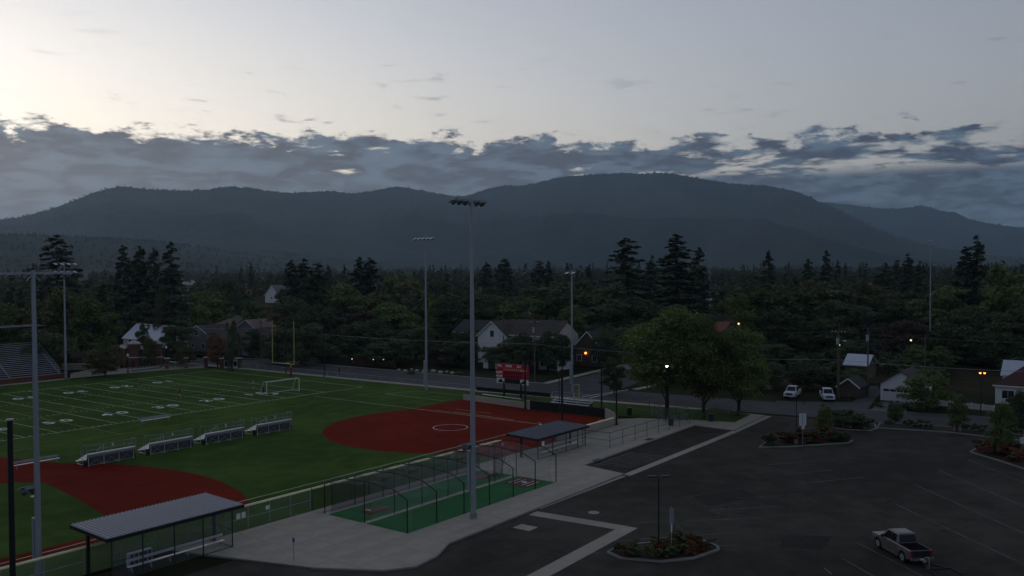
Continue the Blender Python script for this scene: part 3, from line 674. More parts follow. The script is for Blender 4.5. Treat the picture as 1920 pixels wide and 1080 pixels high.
# ------------------------------------------------------------------ batting cages
t = thing('batting_cage', 'double batting cage of black frames with netting over green turf', 'batting cage', (-1.5,-74.5,0))
CL = 23.3
M_cturf = mat('bright_green_turf', (0.032, 0.142, 0.044), 1.0, 0.16, 0.6, bump=.2, spec=0.02)
MB().poly([(0,0),(CL,0),(CL,5.1),(0,5.1)], .016).build('turf_lane', M_cturf, t); MB().poly([(0,5.7),(CL,5.7),(CL,10.3),(0,10.3)], .016).build('turf_lane', M_cturf, t)
MB().span((-.1,5.1,0.0),(CL,5.7,.035)).build('divider_strip', M_conc, t); MB().span((-.1,10.3,0.0),(CL,10.9,.035)).build('divider_strip', M_conc, t)
Ynear, Ymid, Yfar, zc = 0.0, 5.4, 10.8, 2.95
def roofz(y): return zc+1.0*(1-abs(y-Ymid)/5.4)**.55
n = 6
for k in range(n+1):
    u = CL*k/n
    f = MB()
    for v in (Ynear, Yfar): f.tube((u,v,0),(u,v,zc),.055,n=8)
    f.tube((u,Ymid,0),(u,Ymid,zc+1.0),.05,n=8)
    f.path([(u,Ynear,zc),(u,1.7,zc+.72),(u,Ymid,zc+.98)],.05,8); f.path([(u,Ymid,zc+.98),(u,9.1,zc+.72),(u,Yfar,zc)],.05,8)
    f.build('frame', M_dark, t)
def net_sheet(fn, nu, nv, name, m):
    b = MB(); vs = [fn(i/nu, j/nv) for i in range(nu+1) for j in range(nv+1)]
    b.add(vs, [(i*(nv+1)+j, (i+1)*(nv+1)+j, (i+1)*(nv+1)+j+1, i*(nv+1)+j+1) for i in range(nu) for j in range(nv)]); return b.build(name, m, t, True)
def lane_net(y0, y1, zt):
    mid = (y0+y1)/2
    def top(u, v):
        x = CL*(.02+.96*u); sag = .85*abs(math.sin(math.pi*n*u))**1.3; y = y0+(y1-y0)*v
        return (x, y, zt(y)-.08-sag*(.35+.65*math.sin(math.pi*v)))
    net_sheet(top, 60, 8, 'ceiling_net', M_net)
    for s, yy in ((0, y0), (1, y1)):
        def side(u, v, yy=yy):
            x = CL*(.02+.96*u); sag = .5*abs(math.sin(math.pi*n*u))**1.3; zt_ = zt(yy)-.08-sag
            return (x, yy+(.25 if yy < mid else -.25)*math.sin(math.pi*v), .03+(zt_-.03)*v)
        net_sheet(side, 60, 4, 'side_net', M_blacknet if yy > 8 else M_net)
    for xx, bow in ((.02*CL, .8), (.98*CL, .5)):
        def end(u, v, xx=xx, bow=bow):
            y = y0+(y1-y0)*u; return (xx+(bow if xx < 5 else -bow)*math.sin(math.pi*v)*.6, y, .03+(zt(y)-.3)*v)
        net_sheet(end, 8, 5, 'end_net', M_net)
lane_net(.15, 5.2, roofz); lane_net(5.6, 10.6, roofz)
M_mat = mat('brown_mat', (.135,.062,.04), .9, .2, 2.0)
def mound(label, x, y, rz):
    m = thing('pitching_mound', label, 'pitching mound', (x, y, .02), rz)
    MB().add([(-1.5,-.75,0),(1.5,-.75,0),(1.5,.75,0),(-1.5,.75,0),(-1.4,-.7,.26),(-.6,-.7,.26),(1.45,-.7,.05),(1.45,.7,.05),(-.6,.7,.26),(-1.4,.7,.26)],
             [(3,2,1,0),(4,5,8,9),(5,6,7,8),(0,1,6,5,4),(1,2,7,6),(2,3,9,8,7),(3,0,4,9)]).build('mound_body', [M_mat], m)
    MB().span((-1.15,-.3,.262),(-1.0,.3,.30)).build('pitching_rubber', M_white, m)
mound('brown portable pitching mound at the left end of the cage', 2.2, -66.9, 0); mound('brown portable mound at the far end of the cage lane', 19.2, -66.6, math.pi)
m = thing('batting_mat', 'dark red home plate mat at the right end of the near cage lane', 'mat', (19.6,-71.8,.022))
MB().span((-1.7,-1.6,0),(1.6,1.6,.02)).build('mat_sheet', mat('dark_red_mat', (.10,.022,.022), .9, .2, 1.0), m)
for v in (-1.2,-.55,.6,1.25): MB().span((-1.2,v-.05,.02),(1.1,v+.05,.024)).build('mat_line', M_white, m)
MB().poly([(-.25,-.28),(.2,-.28),(.42,0),(.2,.28),(-.25,.28)],.03).build('home_plate', M_white, m)
# screen frame standing in the cage
m = thing('pitching_screen', 'tall green framed pitching screen standing at the cage end', 'screen', (20.4,-68.2,.02)); MB().tube((0,0,0),(0,0,2.6),.05).build('post', M_dark2, m); MB().tube((-.9,-.2,0),(.6,0.0,2.2),.04).build('brace', M_dark2, m); MB().path([(0,0,2.6),(-1.2,.3,2.6),(-1.2,.3,0)],.04,6).build('screen_frame', M_dark2, m)
MB().add([(0,0,.1),(-1.2,.3,.1),(-1.2,.3,2.55),(0,0,2.55)],[(0,1,2,3)]).build('screen_net', M_blacknet, m)

# ------------------------------------------------------------------ bleachers
M_shade = mat('under_seat_shade', (.055,.055,.06), .9); M_galv2 = mat('grey_back_panel', (.19,.19,.21), .7)  # the dark one colours in the shade below the bleacher seats
def bleacher(label, x, y, L, rows, rz, group, box_end=True):
    "local: seats rise towards -Y (back), front faces +Y, length along X"
    t = thing('bleacher', label, 'bleacher', (x, y, 0), rz, group); d, hh = .62, .27
    for k in range(rows):
        yy, zz_ = -k*d, .36+k*hh
        MB().span((0,yy-.28,zz_),(L,yy,zz_+.06)).build('seat_plank', M_alu, t)
        if k: MB().span((0,yy+.06,zz_-.26),(L,yy+.30,zz_-.21)).build('foot_plank', M_alu, t)
    back = -(rows-1)*d-.28; zt = .36+(rows-1)*hh
    MB().span((0.02,back-.03,zt-.36),(L-.02,back+.02,zt-.04)).build('back_board', M_galv2, t); MB().span((0.06,back+.14,.22),(L-.06,back+.17,zt-.34)).build('shade_panel', M_shade, t)  # lower dark panel is added to stand in for shade under the seats
    for k in range(4):
        u = .25+(L-.5)*k/3
        MB().bar((u,.05,.03),(u,back,.03),.06,.06).bar((u,back+.1,.03),(u,back+.1,zt),.06,.06).bar((u,0,.3),(u,back+.1,zt-.1),.06,.06).bar((u,back*.5,.03),(u,back*.5,zt*.55),.05,.05).build('frame', M_alu, t)
    b = MB()
    for k in range(3):
        u0, u1 = .25+(L-.5)*k/3, .25+(L-.5)*(k+1)/3; b.bar((u0,back+.1,.1),(u1,back+.1,zt-.2),.03,.03); b.bar((u1,back+.1,.1),(u0,back+.1,zt-.2),.03,.03)
    b.bar((.1,back+.1,.12),(L-.1,back+.1,.12),.05,.05); b.build('brace', M_galv, t)
    if box_end:
        for u in (.15, L-.15): MB().span((u-.24,back+.2,.02),(u+.24,back+.75,.62)).build('wheel_box', M_black, t)
    h2 = zt+1.05
    r = MB(); r.path([(0,back+1.4,h2-.62),(0,back+.9,h2),(0,back-.02,h2),(L,back-.02,h2),(L,back+.9,h2),(L,back+1.4,h2-.62)],.025,6); r.tube((0,back,zt+.5),(L,back,zt+.5),.02,n=5)
    for k in range(5): u = L*k/4; r.tube((u,back,zt-.2),(u,back,h2),.022,n=5)
    for u in (0,L): r.tube((u,back+.9,zt-.2),(u,back+.9,h2),.022,n=5); r.tube((u,back+1.4,zt-.5),(u,back+1.4,h2-.62),.022,n=5)
    r.build('guard_rail', M_galv, t)
    MB().add([(0,back,zt-.1),(L,back,zt-.1),(L,back,h2),(0,back,h2)],[(0,1,2,3)]).build('guard_mesh', M_link, t)
    MB().box((L*.52,back-.05,h2-.28),(.18,.02,.34)).build('notice_plate', M_white, t)
    r = MB(); u = L*.42; r.path([(u,-.2,.4),(u,-.2,1.25),(u,back+1.0,zt+.65),(u,back+1.0,zt)],.022,6); r.build('aisle_rail', M_alu, t)
    return t
for i, (xa, wh) in enumerate(((-4.5,'leftmost of the four, nearest the red infield'),(3.5,'second of the four from the left'),(11.5,'third of the four from the left'),(19.7,'rightmost of the four, on open turf'))):
    bleacher('portable aluminium bleacher, '+wh, xa, -22.6, 6.2, 5, 0.0, 'aluminium bleachers in a row on the turf')
bx, by = G(1020,766); bleacher('small aluminium bleacher facing us beside the yellow foul pole', 62.2, -45.0, 7.4, 5, -math.pi/2+math.pi, 'single bleacher', False).location = (62.6,-52.2,0)

# benches on the turf
def bench(label, x, y, L, rz=0.0, group='low benches on the turf'):
    t = thing('bench', label, 'bench', (x, y, 0), rz, group)
    MB().span((0,-.15,.42),(L,.15,.47)).build('seat', M_alu, t); MB().span((0,.2,.62),(L,.24,.88)).build('backrest', M_galv, t)
    for k in range(3): u = .3+(L-.6)*k/2; MB().bar((u,-.12,.02),(u,.2,.02),.06,.05).bar((u,0,.02),(u,0,.42),.05,.05).bar((u,.1,.42),(u,.22,.85),.05,.05).build('leg', M_galv, t)
bench('long low bench at the edge of the red infield, far left', -10.2, -19.6, 5.3); bench('long low bench beside the near sideline numbers', 15.4, -3.3, 4.9)

# ------------------------------------------------------------------ goals
t = thing('goal_post', 'yellow football goal post with red padded base', 'goal post', (66.4,24.4,0))
MB().tube((0,0,0),(0,0,2.0),.24,n=12).build('base_pad', mat('red_pad', (.24,.012,.018), .6), t)
MB().path([(.0,0,2.0),(.0,0,2.4),(-.5,0,3.0),(-2.0,0,3.05)],.10,10).build('gooseneck', M_yel, t)
MB().tube((-2.0,-3.55,3.05),(-2.0,3.55,3.05),.085,n=10).build('crossbar', M_yel, t)
for s_ in (-1,1): MB().tube((-2.0,s_*3.55,3.05),(-2.0,s_*3.55,12.2),.075,n=10).build('upright', M_yel, t)
t = thing('soccer_goal', 'white portable soccer goal frame standing on the turf', 'soccer goal', (45.5,5.6,0))
W_ = 7.5; m_ = MB()
for u in (0,W_): m_.tube((u,0,0),(u,0,2.44),.07,n=8)
m_.tube((0,0,2.44),(W_,0,2.44),.07,n=8); m_.build('front_frame', M_white, t)
m_ = MB()
for u in (0,W_): m_.path([(u,0,2.44),(u,.9,2.44),(u,2.0,.06),(u,0,.06)],.045,6)
m_.tube((0,2.0,.06),(W_,2.0,.06),.05,n=6).tube((0,.9,2.44),(W_,.9,2.44),.03,n=6).build('back_frame', M_white, t)
MB().add([(0,.9,2.44),(W_,.9,2.44),(W_,2.0,.06),(0,2.0,.06)],[(0,1,2,3)]).build('net', M_net, t)
MB().box((W_*.25,-.1,.12),(1.2,.5,.2)).build('sand_bag', M_white, t)

# ------------------------------------------------------------------ grandstand and gate
t = thing('grandstand', 'large grandstand of pale bench rows at the left edge', 'grandstand', (-14,63.2,0)); GL = 50.2; RW = 18
M_bench = mat('weathered_bench', (0.42,0.42,0.48), .7, .15, 1.0)
for k in range(RW):
    y_, z_ = k*.62, 1.15+k*.335
    MB().span((0,y_-.16,z_+.36),(GL,y_+.16,z_+.42)).build('seat_plank', M_bench, t)
    MB().span((0,y_+.0,z_-.06),(GL,y_+.6,z_)).build('foot_plank', M_joint, t)
MB().span((0,-.75,0),(GL+1.4,-.55,1.1)).build('front_wall', M_brick, t); MB().span((0,-.78,1.1),(GL+1.4,-.52,1.2)).build('wall_cap', M_conc, t)
for k in range(6): u = GL*k/5; MB().bar((u,0,1.0),(u,RW*.62,1.0+RW*.335),.2,.25).build('stringer', M_galv, t)
MB().path([(GL+.1,0,2.1),(GL+.1,RW*.62,2.1+RW*.335)],.06,8).path([(GL+.1,0,1.55),(GL+.1,RW*.62,1.55+RW*.335)],.06,8).build('stair_rail', M_galv, t)
for k in range(7): u = k/6; MB().tube((GL+.1,RW*.62*u,.9+RW*.335*u),(GL+.1,RW*.62*u,2.1+RW*.335*u),.04,n=6).build('rail_post', M_galv, t)
MB().path([(0,RW*.62,RW*.335+2.2),(GL,RW*.62,RW*.335+2.2)],.05,6).build('back_rail', M_dark, t)
rz_ = 10.4
MB().span((0,12.6,rz_),(GL+3.6,20,rz_+.28)).build('canopy_roof', mat('dark_canopy', (.028,.024,.026), .8), t)
MB().span((0,16.2,7.4),(GL-8,19.6,9.7)).build('press_box', mat('dark_press_box', (.03,.026,.026), .8, .2, .5), t)
for u in (GL+3.0, GL-13, GL-29, GL-45): MB().box((u,15.4,rz_/2),(.55,.55,rz_)).build('canopy_post', M_dark, t)
# brick entrance gate
t = thing('entrance_gate', 'red brick entrance gate with pale pyramid caps', 'gate', (57.3,67.8,0), -.86)
for i, (u, w_, h_) in enumerate(((-4.0,2.0,4.6),(-1.3,2.5,5.6),(3.6,2.7,5.6))):
    p = MB().box((u,0,h_/2),(w_,1.5,h_)).build('pier', M_brick, t)
    MB().box((u,0,h_*.45),(w_+.14,1.64,.22)).build('stone_band', M_stonecap, p)
    MB().box((u,0,h_+.12),(w_+.4,1.9,.24)).box((u,0,h_+.55),(w_+.2,1.7,.62),0,.25).build('stone_cap', M_stonecap, p)
    MB().span((u-.35,-.79,.3),(u+.35,-.76,1.9)).build('ticket_window', M_glass, p)
MB().bar((-.2,0,3.9),(2.3,0,3.9),.3,.5).build('arch_beam', M_dark, t)
for u in (.2,.9,1.6): MB().span((u,-.03,0),(u+.55,.03,2.2)).build('gate_leaf', M_dark2, t)
t = thing('low_wall', 'low brick and concrete wall left of the entrance gate', 'wall', (46.5,76.5,0), -.9); MB().span((-3,-.2,0),(10,.2,1.3)).build('wall', M_conc, t); MB().span((-3.05,-.26,1.3),(10.05,.26,1.42)).build('wall_cap', M_stonecap, t)
for i, (px, py, wh) in enumerate(((313,691,'nearest the entrance gate'),(349,690,'second along the plaza from the entrance gate'),(386,689,'third along the plaza, left of the kiosk'))):
    x, y = G(px,py); t = thing('brick_pier', 'square red brick fence pier, '+wh, 'pier', (x,y,0), -.6, 'brick piers along the plaza')
    MB().box((0,0,1.15),(.95,.95,2.3)).build('pier', M_brick, t); MB().box((0,0,2.38),(1.15,1.15,.16)).build('stone_cap', M_stonecap, t)
    if i < 2: MB().span((.6,-.03,.2),(4.0,.03,1.5)).build('iron_panel', M_darklink, t)
x, y = G(433,690); t = thing('kiosk', 'low white kiosk between two brick piers at the street corner', 'kiosk', (x,y,0), -.75)
for s_ in (-1,1): MB().box((s_*2.0,0,1.1),(.8,.8,2.2)).build('pier', M_brick, t)
MB().box((0,0,.9),(3.0,.5,1.8)).build('panel', mat('pale_blue_panel', (.32,.38,.42), .6, .2, 1.0), t); MB().box((0,0,2.3),(5.0,1.0,.14)).build('top_slab', M_stonecap, t)
for k in range(3): MB().box((-1+k,-.28,1.0),(.7,.04,1.1)).build('poster', M_glass, t)
M_globe = mat('white_globe', (.75,.75,.72), .3)
def post_lamp(label, px, py, h):
    x, y = G(px,py); t = thing('post_lamp', label, 'lamp', (x,y,0), 0, 'globe lamps at the entrance plaza')
    MB().tube((0,0,0),(0,0,.7),.22,.12,8).build('base', M_dark, t); MB().tube((0,0,.7),(0,0,h-.5),.07,n=8).build('post', M_dark, t); MB().ball((0,0,h-.25),(.28,.28,.34)).build('globe', M_globe, t)
post_lamp('globe post lamp farthest left on the plaza', 187, 696, 4.4); post_lamp('globe post lamp at the turf edge of the plaza', 240, 699, 4.2); post_lamp('globe post lamp right beside the entrance gate', 312, 689, 5.0)
t = thing('planter_bench', 'long dark planter bench at the turf edge of the plaza', 'bench', (*G(248,697),0), .15); MB().span((0,-.3,.0),(7.5,.3,.42)).build('bench_body', M_joint, t); MB().span((-.1,-.4,.42),(7.6,.4,.5)).build('bench_top', M_stonecap, t)

# ------------------------------------------------------------------ pickups
M_chrome = mat('chrome', (.6,.6,.62), .2, metal=.9); M_rim = mat('alloy_rim', (.45,.47,.48), .35, metal=.6)
M_tail = mat('tail_light_lens', (.28,.012,.02), .25, spec=.6); M_head = mat('head_light_lens', (.6,.6,.6), .1, spec=.6); M_tyre = mat('tyre', (.014,.014,.015), .8)
M_carglass = mat('car_glass', (.006,.007,.009), .06, spec=.45)
M_bed = mat('black_vinyl', (.006,.007,.008), 1.0, spec=.03)
def pickup(label, x, y, rz, paint, cover, plate=True):
    "local +X forward, length 5.85 m"
    t = thing('pickup_truck', label, 'pickup truck', (x, y, Z_AS+.012), rz)
    WB, rw = 3.66, .41; xf, xr = 1.85, -1.81; hw = .98
    def arch(xc, n=9, r=.52): return [(xc+r*math.cos(a), .40+r*math.sin(a)) for a in np.linspace(0, math.pi, n)]
    prof = [(2.86,.42),(2.92,.62),(2.90,.95),(2.78,1.10),(1.35,1.20),(1.05,1.22),(-.95,1.24),(-2.86,1.24),(-2.92,1.20),(-2.90,.55),(-2.55,.45)]
    low = arch(xr)[::-1]+[(-1.2,.40),(1.25,.40)]+arch(xf)[::-1]
    pts = prof+[p for p in low]
    n = len(pts); b = MB()
    ys = [(-hw, 1.0), (hw, 1.0)]
    # three layers across so that the flanks curve in at the top
    vs = []
    for s_ in (-1, 1):
        for (a, c) in pts: vs.append((a, s_*(hw-.05*max(0, c-.85)/.4-.03*max(0,.6-c)), c))
    b.add(vs, [tuple(range(n)), tuple(range(2*n-1, n-1, -1))]+[(i, n+i, n+(i+1) % n, (i+1) % n) for i in range(n)])
    bo = b.build('body', paint, t)
    bv = bo.modifiers.new('bevel', 'BEVEL'); bv.width = .05; bv.segments = 2; bv.limit_method = 'ANGLE'; bv.angle_limit = R(50)
    # cab
    c0, c1 = [(1.48,-.90,1.19),(1.48,.90,1.19),(-1.08,.90,1.22),(-1.08,-.90,1.22)], [(.62,-.74,1.97),(.62,.74,1.97),(-.92,.74,1.97),(-.92,-.74,1.97)]
    ca = MB().add(c0+c1, [(3,2,1,0),(4,5,6,7),(0,1,5,4),(1,2,6,5),(2,3,7,6),(3,0,4,7)]).build('cab', paint, t)
    bv = ca.modifiers.new('bevel', 'BEVEL'); bv.width = .06; bv.segments = 3
    MB().add([(.54,-.62,1.975),(.54,.62,1.975),(-.84,.62,1.975),(-.84,-.62,1.975),(.34,-.55,2.0),(.34,.55,2.0),(-.68,.55,2.0),(-.68,-.55,2.0)],[(0,1,5,4),(1,2,6,5),(2,3,7,6),(3,0,4,7),(4,5,6,7)]).build('roof_panel', paint, ca)
    def lerp(p, q, f): return tuple(p[i]+(q[i]-p[i])*f for i in range(3))
    def pane(A, Bq, C, D, f0, f1, g0, g1, off, name):
        q = [lerp(lerp(A, Bq, f), lerp(D, C, f), g_) for f, g_ in ((f0, g0), (f1, g0), (f1, g1), (f0, g1))]
        q = [tuple(v[i]+off[i] for i in range(3)) for v in q]; MB().add(q, [(0,1,2,3)]).build(name, M_carglass, ca)
    pane(c0[0], c0[1], c1[1], c1[0], .07,.93,.08,.92, (.03,0,.012), 'windscreen'); pane(c0[2], c0[3], c1[3], c1[2], .08,.92,.14,.9, (-.025,0,.012), 'rear_window')
    for s_, (i, j) in ((1, (1, 2)), (-1, (0, 3))):
        pane(c0[i], c0[j], c1[j], c1[i], .12,.50,.12,.90, (0,s_*.022,.01), 'side_window'); pane(c0[i], c0[j], c1[j], c1[i], .54,.88,.12,.90, (0,s_*.022,.01), 'side_window')
        for u in (.10,-.95):
            d = MB().span((u-.0,s_*(hw+.0),.50),(u+.95,s_*(hw+.012),1.12)).build('door', paint, t); MB().span((u+.06,s_*(hw+.012),.98),(u+.26,s_*(hw+.05),1.03)).build('handle', paint, d)
        MB().box((1.0,s_*1.05,1.32),(.16,.22,.2)).build('mirror', M_dark, t)
        MB().span((-1.15,s_*.90,.30),(1.2,s_*1.04,.37)).build('side_step', M_chrome if cover else M_dark, t)
        MB().box((-2.90,s_*.86,.98),(.08,.17,.42)).build('tail_light', M_tail, t); MB().box((2.86,s_*.74,.88),(.12,.36,.2)).build('head_light', M_head, t)
    MB().span((-2.0,-.80,1.235),(-1.12,.80,1.26)).build('bed_cover' if cover else 'bed_liner', M_bed, t)
    MB().span((-2.84,-.80,1.235),(-1.98,.80,1.262)).build('bed_cover' if cover else 'bed_liner', M_bed, t)
    MB().span((-2.95,-.76,.66),(-2.925,.76,1.2)).build('tailgate', paint if not cover else M_dark, t)
    MB().span((-3.05,-.92,.46),(-2.86,.92,.66)).build('rear_bumper', M_chrome, t); MB().span((2.84,-.92,.42),(3.0,.92,.66)).build('front_bumper', M_chrome if cover else paint, t); MB().span((2.86,-.55,.7),(2.95,.55,1.0)).build('grille', M_dark, t)
    if plate: MB().span((-3.07,-.16,.5),(-3.055,.16,.62)).build('number_plate', M_white, t)
    for xx in (xf, xr):
        for s_ in (-1, 1):
            wv = MB(); wv.tube((xx,s_*.70,rw),(xx,s_*.97,rw),rw,n=20); wh = wv.build('wheel', M_tyre, t)
            rv = MB(); rv.tube((xx,s_*.955,rw),(xx,s_*.985,rw),.25,n=16); ri = rv.build('rim', M_rim, wh)
            sp = MB()
            for k in range(6): a = math.pi*k/3; sp.bar((xx,s_*.99,rw),(xx+.23*math.cos(a),s_*.99,rw+.23*math.sin(a)),.05,.02,(0,1,0))
            sp.tube((xx,s_*.97,rw),(xx,s_*1.0,rw),.07,n=10); sp.build('hub_spoke', M_chrome, wh)
            MB().tube((xx,s_*.5,rw),(xx,s_*.69,rw),.5,n=16).build('wheel_well', M_black, t)
    return t
M_tan = mat('dark_grey_metallic', (.105,.098,.095), .30, metal=.2, spec=.5); M_wcar = mat('white_car_paint', (.50,.53,.58), .3, spec=.6)
pickup('dark grey pickup truck with black bed cover hitched to a trailer', 18.22, -110.85, R(44), M_tan, True)
x, y = G(1483,744); pickup('white pickup truck parked left on the driveway across the street', x+.8, y, R(188), M_wcar, False, False)
x, y = G(1548,749); pickup('white pickup truck parked right, beside the utility pole', x+.8, y, R(205), M_wcar, False, False)
# trailer hitched behind
hx, hy = 18.22-3.4*.72, -110.85-3.4*.695
t = thing('utility_trailer', 'dark trailer tongue with jack behind the grey pickup', 'trailer', (hx, hy, Z_AS+.012), R(45))
MB().box((0,0,.5),(.3,.2,.16)).build('coupler', M_galv, t)
for s_ in (-1,1): MB().bar((-.1,0,.48),(-1.7,s_*.85,.48),.08,.12).build('tongue_arm', M_dark, t)
MB().tube((-.55,.0,.12),(-.55,.0,.95),.04,n=8).tube((-.55,0,.03),(-.55,0,.12),.10,n=10).build('jack', M_galv, t); MB().path([(-.55,0,.95),(-.55,.02,1.02),(-.55,.34,1.04)],.03,6).build('jack_handle', M_yel, t)
MB().bar((-1.7,-.95,.5),(-5.2,-.95,.5),.08,.12).bar((-1.7,.95,.5),(-5.2,.95,.5),.08,.12).bar((-1.7,-.95,.5),(-1.7,.95,.5),.08,.12).bar((-3.5,-.95,.5),(-3.5,.95,.5),.08,.12).bar((-5.2,-.95,.5),(-5.2,.95,.5),.08,.12).build('chassis', M_black, t)
for s_ in (-1,1):
    for u in (-3.1,-3.9): w_ = MB().tube((u,s_*1.0,.32),(u,s_*1.2,.32),.32,n=16).build('wheel', M_tyre, t); MB().tube((u,s_*1.19,.32),(u,s_*1.215,.32),.18,n=12).build('rim', M_rim, w_)

# ------------------------------------------------------------------ houses
def wallmat(name, c): return mat('wall_'+name, c, .85, .08, 1.0)
def roofmat(name, c): return mat('roof_'+name, c, .85, .22, 1.5)
W_WHITE = wallmat('white', (.58,.60,.62)); W_GREY = wallmat('grey', (.15,.155,.16)); W_TAN = wallmat('tan', (.28,.24,.20)); W_BROWN = wallmat('brown', (.075,.06,.05)); W_ORANGE = wallmat('orange', (.42,.15,.06)); W_CREAM = wallmat('cream', (.42,.40,.36))
R_DARK = roofmat('dark', (.035,.034,.036)); R_BROWN = roofmat('brown', (.060,.048,.043)); R_GREY = roofmat('grey', (.115,.12,.128)); R_PINK = roofmat('faded_red', (.19,.12,.11)); R_MAROON = roofmat('maroon', (.075,.030,.032)); R_METAL = mat('pale_metal_roof', (.50,.53,.60), .4, .08, 1.0, metal=.3); R_RUST = roofmat('rust', (.16,.05,.04)); R_TEAL = roofmat('teal', (.05,.09,.085))
M_trim = mat('white_trim', (.62,.63,.62), .7)
def house(label, X, pl, pr, p_eave, p_ridge, depth, wall, roof, ridge='x', zbase=0.0, wins=(), doors=(), chimney=None, name='house', cat='house', overhang=.35, z_eave=None, z_ridge=None, hip=False, trim=True, zE=None):
    if zE: _d = ray((pl+pr)/2, p_eave); X = float(CAM[0]+(zE-CAM[2])/_d[2]*_d[0])
    """front face stands in the plane x = X and faces the field; pl/pr are the pixels of its left and right corner.
    wins/doors: (along 0..1 from left, sill z, width, height) on the front face"""
    yl = on_x(pl, p_eave, X)[0]; yr = on_x(pr, p_eave, X)[0]; W = yl-yr
    ze = z_eave or on_x((pl+pr)/2, p_eave, X)[1]; Xr = X if ridge == 'x' else X+depth/2
    zr = z_ridge or on_x((pl+pr)/2, p_ridge, Xr)[1]; zr = max(zr, ze+.4)
    t = thing(name, label, cat, (X+depth/2, (yl+yr)/2, zbase)); d, w_ = depth/2, W/2; o = overhang; ze -= zbase; zr -= zbase
    b = MB()
    if ridge == 'x':    # gable towards the camera side
        b.add([(-d,w_,0),(-d,-w_,0),(d,-w_,0),(d,w_,0),(-d,w_,ze),(-d,-w_,ze),(d,-w_,ze),(d,w_,ze),(-d,0,zr-.05),(d,0,zr-.05)],
              [(0,1,5,8,4),(2,3,7,9,6),(1,2,6,5),(3,0,4,7)])
    else:
        b.add([(-d,w_,0),(-d,-w_,0),(d,-w_,0),(d,w_,0),(-d,w_,ze),(-d,-w_,ze),(d,-w_,ze),(d,w_,ze),(0,w_,zr-.05),(0,-w_,zr-.05)],
              [(0,1,5,4),(2,3,7,6),(1,2,6,9,5),(3,0,4,8,7)]) if not hip else b.span((-d,-w_,0),(d,w_,ze))
    b.build('wall', wall, t)
    r = MB(); th = .16
    sl = (zr-ze)/(w_ if ridge == 'x' else d)
    if hip:
        k = min(w_*.9, d); zo = ze-o*sl
        v = [(-d-o,w_+o,zo),(-d-o,-w_-o,zo),(d+o,-w_-o,zo),(d+o,w_+o,zo),(0,w_-k,zr),(0,-w_+k,zr)]
        v += [(a,c,e-th) for a, c, e in v[:4]]
        r.add(v, [(0,1,5,4),(1,2,5),(2,3,4,5),(3,0,4),(0,6,7,1),(1,7,8,2),(2,8,9,3),(3,9,6,0),(9,8,7,6)])
    else:
        for s_ in (-1, 1):
            if ridge == 'x': q = [(-d-o,0,zr),(d+o,0,zr),(d+o,s_*(w_+o),ze-o*sl),(-d-o,s_*(w_+o),ze-o*sl)]
            else: q = [(0,-w_-o,zr),(0,w_+o,zr),(s_*(d+o),w_+o,ze-o*sl),(s_*(d+o),-w_-o,ze-o*sl)]
            q2 = [(a,c,e+th) for a, c, e in q]; r.add(q+q2, [(3,2,1,0),(4,5,6,7),(0,1,5,4),(1,2,6,5),(2,3,7,6),(3,0,4,7)])
    ro = r.build('roof', roof, t)
    if trim and not hip and ridge == 'x':
        for s_ in (-1, 1): MB().bar((-d-o-.03,0,zr+.02),(-d-o-.03,s_*(w_+o),ze-o*sl+.02),.05,.22).build('fascia', M_trim, ro)
    elif trim: MB().span((-d-o-.06,-w_-o,ze-o*sl-.14),(-d-o-.01,w_+o,ze-o*sl+.08)).build('fascia', M_trim, ro)
    if chimney: MB().box((chimney[0],chimney[1],zr+.3),(.7,.7,1.8)).build('chimney', M_brick, ro)
    for u, sz, ww, hh in wins:
        yc = w_-2*w_*u; wi = MB().span((-d-.05,yc-ww/2-.1,sz-.1),(-d-.004,yc+ww/2+.1,sz+hh+.1)).build('window', M_trim, t)
        for s_ in (-1, 1): MB().span((-d-.065,yc+(s_*ww/4)-ww/4+.03,sz),(-d-.052,yc+(s_*ww/4)+ww/4-.03,sz+hh)).build('pane', M_glass, wi)
    for u, sz, ww, hh, gar in doors:
        yc = w_-2*w_*u; do = MB().span((-d-.06,yc-ww/2,sz),(-d-.004,yc+ww/2,sz+hh)).build('garage_door' if gar else 'door', mat('garage_door_white', (.48,.50,.56), .6) if gar else W_BROWN, t)
        if gar:
            for k in range(4): MB().span((-d-.075,yc-ww/2+.2+k*(ww-.2)/4,sz+hh-.55),(-d-.062,yc-ww/2+.05+(k+1)*(ww-.2)/4,sz+hh-.18)).build('pane', M_glass, do)
        else: MB().ball((-d-.1,yc-ww/2+.12,sz+1.0),.05,6,4).build('handle', M_chrome, do)
    return t
house('white house gable with small square window behind the scoreboard', 112, 896, 950, 630, 603, 9, W_WHITE, R_BROWN, 'x', wins=((.5,6.4,1.1,1.5),(.25,2.6,1.2,1.3),(.7,2.6,1.2,1.3)))
house('long brown roofed wing of the white house, right of its gable', 113.5, 952, 1042, 628, 600, 9.5, W_CREAM, R_BROWN, 'y', wins=((.3,4.0,1.3,1.3),(.6,4.0,1.3,1.3)), chimney=(0,3))
house('small white garage with dark roof in front of the white house', 102.5, 906, 938, 672, 652, 7, W_WHITE, R_DARK, 'y', doors=((.5,0,2.0,2.2,False),))
house('low white house with dark window right of the scoreboard', 107.5, 1010, 1045, 674, 667, 6, W_WHITE, R_GREY, 'y', wins=((.55,.9,1.2,1.3),(.2,.9,.8,1.0)))
house('dark roofed house among trees left of the white gable', 124, 852, 912, 622, 600, 9, W_BROWN, R_DARK, 'y', wins=((.3,3.0,1.2,1.3),))
house('small far gable with white trim above the brown roof', 152, 968, 1000, 592, 577, 8, W_GREY, R_DARK, 'x', wins=((.5,2.6,1.0,1.1),), zE=5.2)
